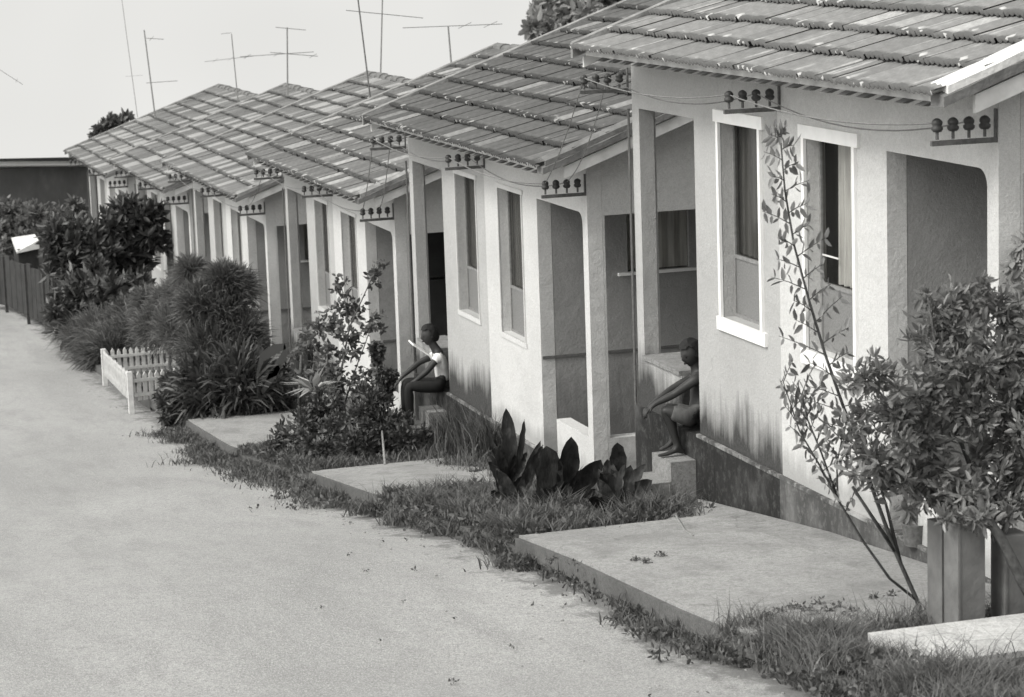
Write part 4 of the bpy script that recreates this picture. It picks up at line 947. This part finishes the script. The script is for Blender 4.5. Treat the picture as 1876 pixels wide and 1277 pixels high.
# weeds spilling over the kerb onto the road
r = np.random.RandomState(12); P = []
for i in range(52000):
    u_ = r.uniform(9, 31); k = math.sin(u_*2.1)+.7*math.sin(u_*5.3+1)+.5*math.sin(u_*11)
    dens = (.10 if 12.9 < u_ < 15.3 and k < .9 else (.9 if k > -.5 else .45))
    if 20.6 < u_ < 22.8: dens *= .5
    if r.rand() > dens: continue
    wd = .11+.07*max(0, k); x = road_edge(u_)+.14+r.normal()*wd*.9-.05
    if 21 < u_ < 31 and r.rand() < .4: x = road_edge(u_)-abs(r.normal())*.2
    elif x < road_edge(u_)-.12-.1*max(0, k): continue
    if 11.7 < u_ < 15.83 or 20.25 < u_ < 23.25 or 27.05 < u_ < 30.95:
        x = road_edge(u_)-.03-abs(r.normal())*((.05+.04*max(0, k)) if u_ < 20 else (.14+.08*k))
        if r.rand() > (.35 if u_ < 20 else .7): continue
    P.append((x, u_, G(u_)-(KERB if x < road_edge(u_) else 0)))
P = np.array(P); V, F, T = blades(P, .085, 1.1, .011, 9); V2 = leaves([((x, y, z+.03), (.07, .07, .04)) for x, y, z in P[::25]], 16000, .038, 1.7, 0, 15, .1, .5, .4)
V, F, T = cat3((V, F, T), V2); o = bulk('kerb_weeds', V, F, T, M['grass']); tag(o, 'ragged weeds spilling over the kerb onto the road', 'weeds', kind='stuff')
# seedlings on the cement apron and leaf litter on the road
r = np.random.RandomState(14); cl = []
for (x, y) in ((1165, 1030), (1210, 1022), (1185, 1035), (1010, 1030), (1500, 1110), (1460, 1120), (1540, 1115), (1600, 1100), (1560, 1125), (1635, 1095), (1050, 1040), (1450, 1118), (1480, 1122), (1520, 1124), (1430, 1126), (1495, 1130), (1555, 1132), (1410, 1132)):
    p = on_ground(x, y, .02); cl.append((tuple(p+Vector((0, 0, .02))), (.06, .05, .025)))
for (x, y) in ((670, 1045), (740, 1100), (590, 1115), (835, 1135), (640, 960), (700, 1175), (940, 1185), (830, 1250), (760, 1045), (1195, 1138), (1150, 1145), (830, 925), (455, 930), (290, 795), (1310, 1272)):
    p = on_ground(x, y, -KERB); cl.append((tuple(p+Vector((0, 0, .006))), (.03, .04, .005)))
for i in range(26):
    u_ = r.uniform(10, 32); x = road_edge(u_)-abs(r.normal())*.5-.1; cl.append(((x, u_, G(u_)-KERB+.006), (.025, .025, .005)))
V, F, T = leaves(cl, 900, .02, 1.8, 0, 16, .1, .5); o = bulk('leaf_litter', V, F, T, M['grass']); tag(o, 'scattered dry leaves and seedlings on road and aprons', 'litter', kind='stuff')
# pebbles and crumbs of stone along the edge
mbp = MB(); r = random.Random(5)
for i in range(260):
    u_ = r.uniform(9.5, 40); x = road_edge(u_)-abs(r.gauss(0, .35))-.02; s = r.uniform(.003, .012); z = G(u_)-KERB+.0
    mbp.lathe((x, u_, z-.005), [(s, 0), (s*.9, s*.6), (s*.3, s*.95), (.0005, s)], 5, r.random())
tag(mbp.build('pebbles', M['pad']), 'small pale stones along the road edge', 'pebbles', kind='stuff')

# ------------------------------------------------------------------ picket fence plot
def picket_fence():
    A_ = on_ground(240, 738); A_.z = G(A_.y); B_ = on_ground(192, 690); C_ = Vector((A_.x+1.05, A_.y+.35, 0)); D_ = Vector((B_.x+1.25, B_.y+.2, 0))
    e = empty('picket_fence', (A_.x, A_.y, G(A_.y)))
    def run(p, q, n, hh=.42):
        for i in range(n):
            t_ = (i+.5)/n; x, y = p.x+(q.x-p.x)*t_, p.y+(q.y-p.y)*t_; d = Vector((q.x-p.x, q.y-p.y, 0)).normalized()*.028; nn = Vector((-d.y, d.x, 0)).normalized()*.008
            z = G(y); H = hh+rnd.uniform(-.015, .015); P = []
            for s_ in (-1, 1):
                for dd, zz in ((-d, .02), (d, .02), (d, H-.05), (Vector((0, 0, 0)), H), (-d, H-.05)):
                    P.append(Vector((x, y, z+zz))+dd+nn*s_-e.location)
            mb = MB(); mb.add(P, [(0, 1, 2, 3, 4), (9, 8, 7, 6, 5), (0, 5, 6, 1), (1, 6, 7, 2), (2, 7, 8, 3), (3, 8, 9, 4), (4, 9, 5, 0)]); mb.build('picket', M['fence_white'], e)
        for zz in (.1, .3):
            mb = MB(); nn = Vector((-(q.y-p.y), q.x-p.x, 0)).normalized()*.014
            a, b = Vector((p.x, p.y, G(p.y)+zz))-e.location, Vector((q.x, q.y, G(q.y)+zz))-e.location
            v = Vector((0, 0, .022)); mb.hexa([a-nn*2-v, b-nn*2-v, b-nn-v, a-nn-v, a-nn*2+v, b-nn*2+v, b-nn+v, a-nn+v]); mb.build('rail', M['fence_white'], e)
    run(Vector((A_.x, A_.y, 0)), Vector((B_.x, B_.y, 0)), 19); run(Vector((A_.x, A_.y, 0)), C_, 12); run(Vector((B_.x, B_.y, 0)), D_, 13)
    for p in (A_, B_):
        mb = MB(); mb.box((p.x-.035-e.location.x, p.y-.035-e.location.y, G(p.y)-e.location.z-.15), (p.x+.035-e.location.x, p.y+.035-e.location.y, G(p.y)-e.location.z+.43)); mb.build('post', M['fence_white'], e)
    tag(e, 'small white picket fence around a front plot at the road edge', 'fence')
picket_fence()
# dark board fence down the road
def dark_fence():
    pts = [(107, 606), (88, 594), (55, 580), (15, 560), (-30, 552)]; G0 = [on_ground(*p) for p in pts]
    e = empty('board_fence', G0[0])
    for i in range(len(G0)-1):
        a, b = G0[i], G0[i+1]; n = 4
        for j in range(n):
            p, q = a.lerp(b, j/n), a.lerp(b, (j+.93)/n); H = 1.0+.1*rnd.random()
            nn = Vector((.02, 0, 0)); o_ = e.location; z0, z1 = G(p.y), G(q.y)
            mb = MB(); mb.hexa([Vector((p.x, p.y, z0))-nn-o_, Vector((q.x, q.y, z1))-nn-o_, Vector((q.x, q.y, z1))+nn-o_, Vector((p.x, p.y, z0))+nn-o_, Vector((p.x, p.y, z0+H))-nn-o_, Vector((q.x, q.y, z1+H))-nn-o_, Vector((q.x, q.y, z1+H))+nn-o_, Vector((p.x, p.y, z0+H))+nn-o_]); mb.build('board', M['fence_dark'], e)
        mb = MB(); mb.box((a.x-.06-e.location.x, a.y-.04-e.location.y, -.2+G(a.y)-e.location.z), (a.x+.0-e.location.x, a.y+.04-e.location.y, 1.05+G(a.y)-e.location.z)); mb.build('post', M['dark_wood'], e)
    mb = MB(); mb.tube([(-.08, -.1, -.1), (-.08, -.1, .28)], .035, 6); mb.build('post_foot', M['white'], e)
    mb = MB(); mb.tube([at(60, 500, 50)-e.location, at(73, 580, 50)-e.location], .025, 5); mb.build('leaning_stick', M['bark_pale'], e)
    tag(e, 'dark board fence beside the road in the far left, with a white-footed end post', 'fence')
dark_fence()
p = at(52, 452, 54); e = empty('small_shed', (p.x, p.y, G(54)))
mb = MB(); mb.box((-.22, 0, -.1), (.2, .9, p.z-G(54)-.05)); mb.build('wall', M['fence_dark'], e)
mb = MB(); mb.hexa([(-.26, -.06, p.z-G(54)-.12), (.22, -.06, p.z-G(54)-.05), (.26, 1.0, p.z-G(54)+.1), (-.24, 1.0, p.z-G(54)+.06), (-.26, -.06, p.z-G(54)-.09), (.22, -.06, p.z-G(54)+.13), (.26, 1.0, p.z-G(54)+.14), (-.24, 1.0, p.z-G(54)+.1)]); mb.build('roof', M['board'], e)
tag(e, 'small dark shed with a white roof panel at the far left', 'shed')

# ------------------------------------------------------------------ foreground slab and posts
p0 = on_ground(1590, 1196); p1 = on_ground(1652, 1236); zt = p0.z+.07
a, b = on_ground(1590, 1180, .05), on_ground(1655, 1214, .05)
mb = MB(); zt = (a.z+b.z)/2+.02; mb.box((a.x, b.y, zt-.19), (a.x+1.9, a.y, zt)); o = mb.build('concrete_slab', M['slab']); tag(o, 'pale flat concrete slab lying in the foreground grass', 'slab')
def post(x0, x1, ytop, ybot, u, lb):
    pa, pb_ = at(x0, ybot, u), at(x1, ybot, u); h = at(x0, ytop, u).z; z0 = min(pa.z, G(u)-.05, zt-.1); mb = MB(); e = .006
    x0_, x1_ = pa.x, pb_.x; d = .17
    mb.box((x0_+e, u+e, z0), (x1_-e, u+d-e, h)); mb.box((x0_, u, z0), (x0_+.012, u+.012, h)); 
    o = mb.build('concrete_post', M['post']); tag(o, lb, 'post', 'grey square posts behind the slab')
post(1756, 1808, 950, 1165, 10.98, 'square grey post standing behind the pale slab, left and larger one')
post(1842, 1890, 985, 1160, 10.98, 'square grey post at the right edge behind the pale slab')
pa = at(1726, 1160, 11.2); mb = MB(); mb.box((pa.x, 11.2, G(11.2)-.1), (at(1752, 1160, 11.2).x, 11.36, at(1730, 962, 11.2).z)); o = mb.build('concrete_post', M['post']); tag(o, 'narrow grey post directly left of and behind the larger square post', 'post', 'grey square posts behind the slab')
# dark bucket inside the nearest porch
p = at(1664, 975, 13.35); mb = MB(); mb.lathe((p.x+.05, p.y, HW[0]+FL), [(.07, 0), (.085, .13), (.088, .135), (.075, .13), (.065, .02), (.001, .02)], 12); o = mb.build('bucket', M['iron'], None, True); tag(o, 'dark bucket on the porch floor of the nearest house', 'bucket')
# loose hose on the cement
pts = [on_ground(x, y, .02)+Vector((0, 0, .012)) for x, y in ((1232, 925), (1240, 950), (1255, 975), (1270, 985))]
mb = MB(); mb.tube(pts, .008, 5); o = mb.build('hose', M['bark_pale']); tag(o, 'pale bent stick lying at the edge of the grass by the steps', 'stick'); o.name = 'stick'

# ------------------------------------------------------------------ people
def skin_mesh(name, joints, edges, mat, parent, sub=2, root=0):
    me = bpy.data.meshes.new(name); me.from_pydata([tuple(j[0]) for j in joints], edges, [])
    o = bpy.data.objects.new(name, me); col.objects.link(o)
    m = o.modifiers.new('skin', 'SKIN'); m.use_smooth_shade = True
    for i, j in enumerate(joints):
        r_ = j[1]; v = me.skin_vertices[0].data[i]; v.radius = r_ if isinstance(r_, tuple) else (r_, r_); v.use_root = (i == root)
    s = o.modifiers.new('sub', 'SUBSURF'); s.levels = sub; s.render_levels = sub
    dg = bpy.context.evaluated_depsgraph_get(); ev = o.evaluated_get(dg); m2 = bpy.data.meshes.new_from_object(ev)
    bpy.data.objects.remove(o); m2.materials.clear(); m2.materials.append(mat)
    for p_ in m2.polygons: p_.use_smooth = True
    o2 = inst(name, m2, parent); o2.location = -parent.location; return o2
def person(u, K, label, shirt, trousers, extra=None):
    """K: dict of joints in photo pixels (x, y[, du]) placed on the distance u"""
    def P(k): q = K[k]; return at(q[0], q[1], u+(q[2] if len(q) > 2 else 0))
    e = empty('person', P('seat'))
    S = K['scale']                      # metres per head-height unit
    J = []; Ed = []
    def j(p, r_): J.append((p, r_)); return len(J)-1
    pel = j(P('hip'), .078*S); wa = j(P('waist'), .072*S); ch = j(P('chest'), .092*S); nk = j(P('neck'), .056*S); hb = j(P('headbase'), .050*S); hd = j(P('head'), .050*S)
    Ed += [(pel, wa), (wa, ch), (ch, nk), (nk, hb), (hb, hd)]
    for s_ in ('L', 'R'):
        sh = j(P('sh'+s_), .046*S); el = j(P('el'+s_), .033*S); fm = j(P('el'+s_).lerp(P('wr'+s_), .35), .034*S); wr = j(P('wr'+s_), .022*S); pm = j(P('palm'+s_), (.024*S, .014*S)); Ed += [(ch, sh), (sh, el), (el, fm), (fm, wr), (wr, pm)]
        hp = j(P('hp'+s_), .066*S); tm = j(P('hp'+s_).lerp(P('kn'+s_), .5), .062*S); kn = j(P('kn'+s_), .045*S); cf = j(P('kn'+s_).lerp(P('an'+s_), .32)+Vector((.015, 0, 0)), .045*S); an = j(P('an'+s_), .025*S); bl = j(P('ball'+s_), (.026*S, .017*S)); to = j(P('toe'+s_), (.018*S, .011*S)); hl = j(P('heel'+s_), .022*S)
        Ed += [(pel, hp), (hp, tm), (tm, kn), (kn, cf), (cf, an), (an, bl), (bl, to), (an, hl)]
    body = skin_mesh('body', J, Ed, M['skin'], e)
    f = (P('face')-P('head')).normalized(); up = (P('headtop')-P('headbase')); up = (up-f*up.dot(f)).normalized(); sd = f.cross(up).normalized(); c_ = P('head')
    bm = bmesh.new(); bm.from_mesh(body.data); hm = bmesh.new(); bmesh.ops.create_icosphere(hm, subdivisions=4, radius=1)
    R_ = Matrix((sd, f, up)).transposed()
    def bumpf(x, y, z, cx_, cz_, rx_, rz_): return math.exp(-((x-cx_)/rx_)**2-((z-cz_)/rz_)**2) if y > 0 else 0
    for v in hm.verts:
        x, y, z = v.co; jaw = max(0, -z)
        X = x*.076*(1-.35*jaw**1.5); Y = y*(.096 if y < 0 else .086)*(1-.12*jaw); Z = z*.112
        if y < 0: Y *= 1-.35*jaw
        Y += .024*bumpf(x, y, z, 0, -.18, .16, .20)+.007*bumpf(x, y, z, 0, .12, .6, .10)-.009*(bumpf(x, y, z, .36, -.02, .17, .12)+bumpf(x, y, z, -.36, -.02, .17, .12))+.009*bumpf(x, y, z, 0, -.52, .3, .07)+.008*bumpf(x, y, z, 0, -.85, .3, .12)
        v.co = R_ @ Vector((X*S, Y*S, Z*S))+c_
    tm_ = bpy.data.meshes.new('tmp'); hm.to_mesh(tm_); hm.free(); bm.from_mesh(tm_); bm.to_mesh(body.data); bm.free(); bpy.data.meshes.remove(tm_)
    for p_ in body.data.polygons: p_.use_smooth = True
    # fingers: short separate chains rooted in the palms
    for s_ in ('L', 'R'):
        pm, wr = P('palm'+s_), P('wr'+s_); d = (pm-wr).normalized(); side = Vector((.15, 1, 0)); side = (side-d*side.dot(d)).normalized(); dn = d.cross(side).normalized()
        if dn.z > 0: dn = -dn
        for i, (off, ln) in enumerate(((-.024, .06), (-.008, .07), (.008, .066), (.024, .052))):
            a_ = pm+side*off*S; mb = MB(); mb.tube([a_-d*.01, a_+d*ln*.4*S, a_+d*ln*.72*S+dn*.012*S, a_+d*ln*.9*S+dn*.03*S], [.0095*S, .009*S, .008*S, .006*S], 6); o = mb.build('finger', M['skin'], e, True); o.location = -e.location
        mb = MB(); a_ = pm-d*.035*S-side*.024*S; mb.tube([a_, a_-side*.018*S+d*.018*S, a_-side*.022*S+d*.042*S+dn*.01], [.011*S, .0095*S, .007*S], 6); o = mb.build('thumb', M['skin'], e, True); o.location = -e.location
    # face details, ears, hair
    for q in (-1, 1):
        mb = MB(); mb.lathe((0, 0, 0), [(.0005, -.006), (.008, 0), (.0005, .006)], 8); o = mb.build('eye', M['hair'], e, True); o.location = c_+f*.078*S+sd*.027*q*S-up*.002*S-e.location
        mb = MB(); mb.tube([(0, 0, -.022), (0, 0, 0), (0, 0, .02)], [.008, .016, .009], 6); o = mb.build('ear', M['skin'], e, True); o.location = c_+sd*.076*q*S-e.location
    mb = MB(); mb.tube([c_+f*.074*S-up*.058*S-sd*.020*S-e.location, c_+f*.090*S-up*.058*S-e.location, c_+f*.074*S-up*.058*S+sd*.020*S-e.location], .005*S, 6); mb.build('mouth', M['hair'], e, True)
    bm = bmesh.new(); bmesh.ops.create_icosphere(bm, subdivisions=3, radius=1)
    rr = random.Random(3)
    R_ = Matrix((sd, f, up)).transposed()
    keep = []
    for v in bm.verts:
        k_ = 1+.10*rr.random(); v.co *= k_
    dele = [v for v in bm.verts if v.co.y > .35 and v.co.z < .38+.25*abs(v.co.x) or v.co.z < -.62 or (v.co.y > .0 and v.co.z < -.1)]
    bmesh.ops.delete(bm, geom=dele, context='VERTS')
    for v in bm.verts: v.co = R_ @ Vector((v.co.x*.088*S, v.co.y*(.108 if v.co.y < 0 else .098)*S, v.co.z*.124*S))+c_-e.location
    me = bpy.data.meshes.new('hair'); bm.to_mesh(me); bm.free(); me.materials.append(M['hair']); inst('hair', me, e)
    # clothing over the body
    def cloth(name, chain, mat, k_=1.0):
        J2 = []; E2 = []
        for ch_ in chain:
            prev = None
            for (key, r_) in ch_:
                pt = key if isinstance(key, Vector) else P(key)
                idx = next((i for i, q in enumerate(J2) if (q[0]-pt).length < 1e-4), None)
                if idx is None: J2.append((pt, r_*S*k_)); idx = len(J2)-1
                if prev is not None: E2.append((prev, idx))
                prev = idx
        skin_mesh(name, J2, E2, M[mat], e)
    def mid(a, b, t_): return P(a).lerp(P(b), t_)
    cloth('trousers' if trousers == 'trousers' else 'shorts', [[('waist', .078), ('hip', .092)]]+[[('hip', .092), ('hp'+s_, .080), (mid('hp'+s_, 'kn'+s_, .5), .074)]+([('kn'+s_, .062), (mid('kn'+s_, 'an'+s_, .5), .05), (mid('kn'+s_, 'an'+s_, .85), .044)] if trousers == 'trousers' else [(mid('hp'+s_, 'kn'+s_, .75), .066)]) for s_ in ('L', 'R')], trousers)
    if shirt: cloth('shirt', [[('hip', .094), ('waist', .088), ('chest', .106), (mid('chest', 'neck', .6), .06)]]+[[('chest', .106), ('sh'+s_, .058), (mid('sh'+s_, 'el'+s_, .45), .05)] for s_ in ('L', 'R')], shirt)
    tag(e, label, 'person'); return e
K2 = dict(scale=.92, seat=(1275, 770), hip=(1276, 762, .0), waist=(1284, 735, .02), chest=(1286, 700, .03), neck=(1280, 676, .03), headbase=(1272, 662, .03), head=(1266, 647, .03), headtop=(1266, 632, .03), face=(1246, 657, .0),
          shL=(1272, 690, .16), elL=(1232, 712, .15), wrL=(1198, 738, .10), palmL=(1186, 748, .09), shR=(1276, 694, -.1), elR=(1236, 722, -.02), wrR=(1200, 740, .0), palmR=(1187, 752, -.0),
          hpL=(1268, 764, .09), knL=(1222, 745, .12), anL=(1236, 806, .12), heelL=(1244, 814, .12), ballL=(1222, 818, .11), toeL=(1208, 824, .11),
          hpR=(1266, 766, -.07), knR=(1215, 750, .0), anR=(1243, 822, .0), heelR=(1254, 829, .0), ballR=(1222, 832, -.01), toeR=(1205, 835, -.01))
person(HU[0]+5.02, K2, 'bare-chested youth in dark shorts sitting on the porch edge, forearms on knees, face turned down', None, 'shorts')
K1 = dict(scale=.95, seat=(808, 705), hip=(810, 700, .0), waist=(812, 682, .0), chest=(807, 657, .0), neck=(800, 642, .0), headbase=(792, 630, .0), head=(786, 614, .0), headtop=(788, 603, .0), face=(769, 617, -.02),
          shL=(798, 650, .14), elL=(768, 664, .16), wrL=(737, 690, .12), palmL=(727, 702, .12), shR=(803, 654, -.13), elR=(783, 680, -.10), wrR=(762, 697, -.04), palmR=(752, 702, -.03),
          hpL=(805, 705, .09), knL=(742, 700, .12), anL=(742, 765, .12), heelL=(748, 770, .12), ballL=(735, 773, .12), toeL=(727, 776, .12),
          hpR=(803, 708, -.08), knR=(748, 708, -.05), anR=(752, 772, -.05), heelR=(758, 778, -.05), ballR=(744, 780, -.05), toeR=(736, 783, -.05))
person(HU[1]+5.02, K1, 'youth in white shirt and dark trousers sitting in the porch of the second house, reading', 'shirt', 'trousers')
a, b = at(757, 632, HU[1]+4.92), at(792, 655, HU[1]+4.92); v = Vector((.0, .18, .02)); nn = Vector((.004, 0, .006))
mb = MB(); mb.hexa([a-nn, b-nn, b+v-nn, a+v-nn, a+nn, b+nn, b+v+nn, a+v+nn]); o = mb.build('newspaper', M['paper']); tag(o, 'folded white paper held up by the seated reader', 'newspaper')
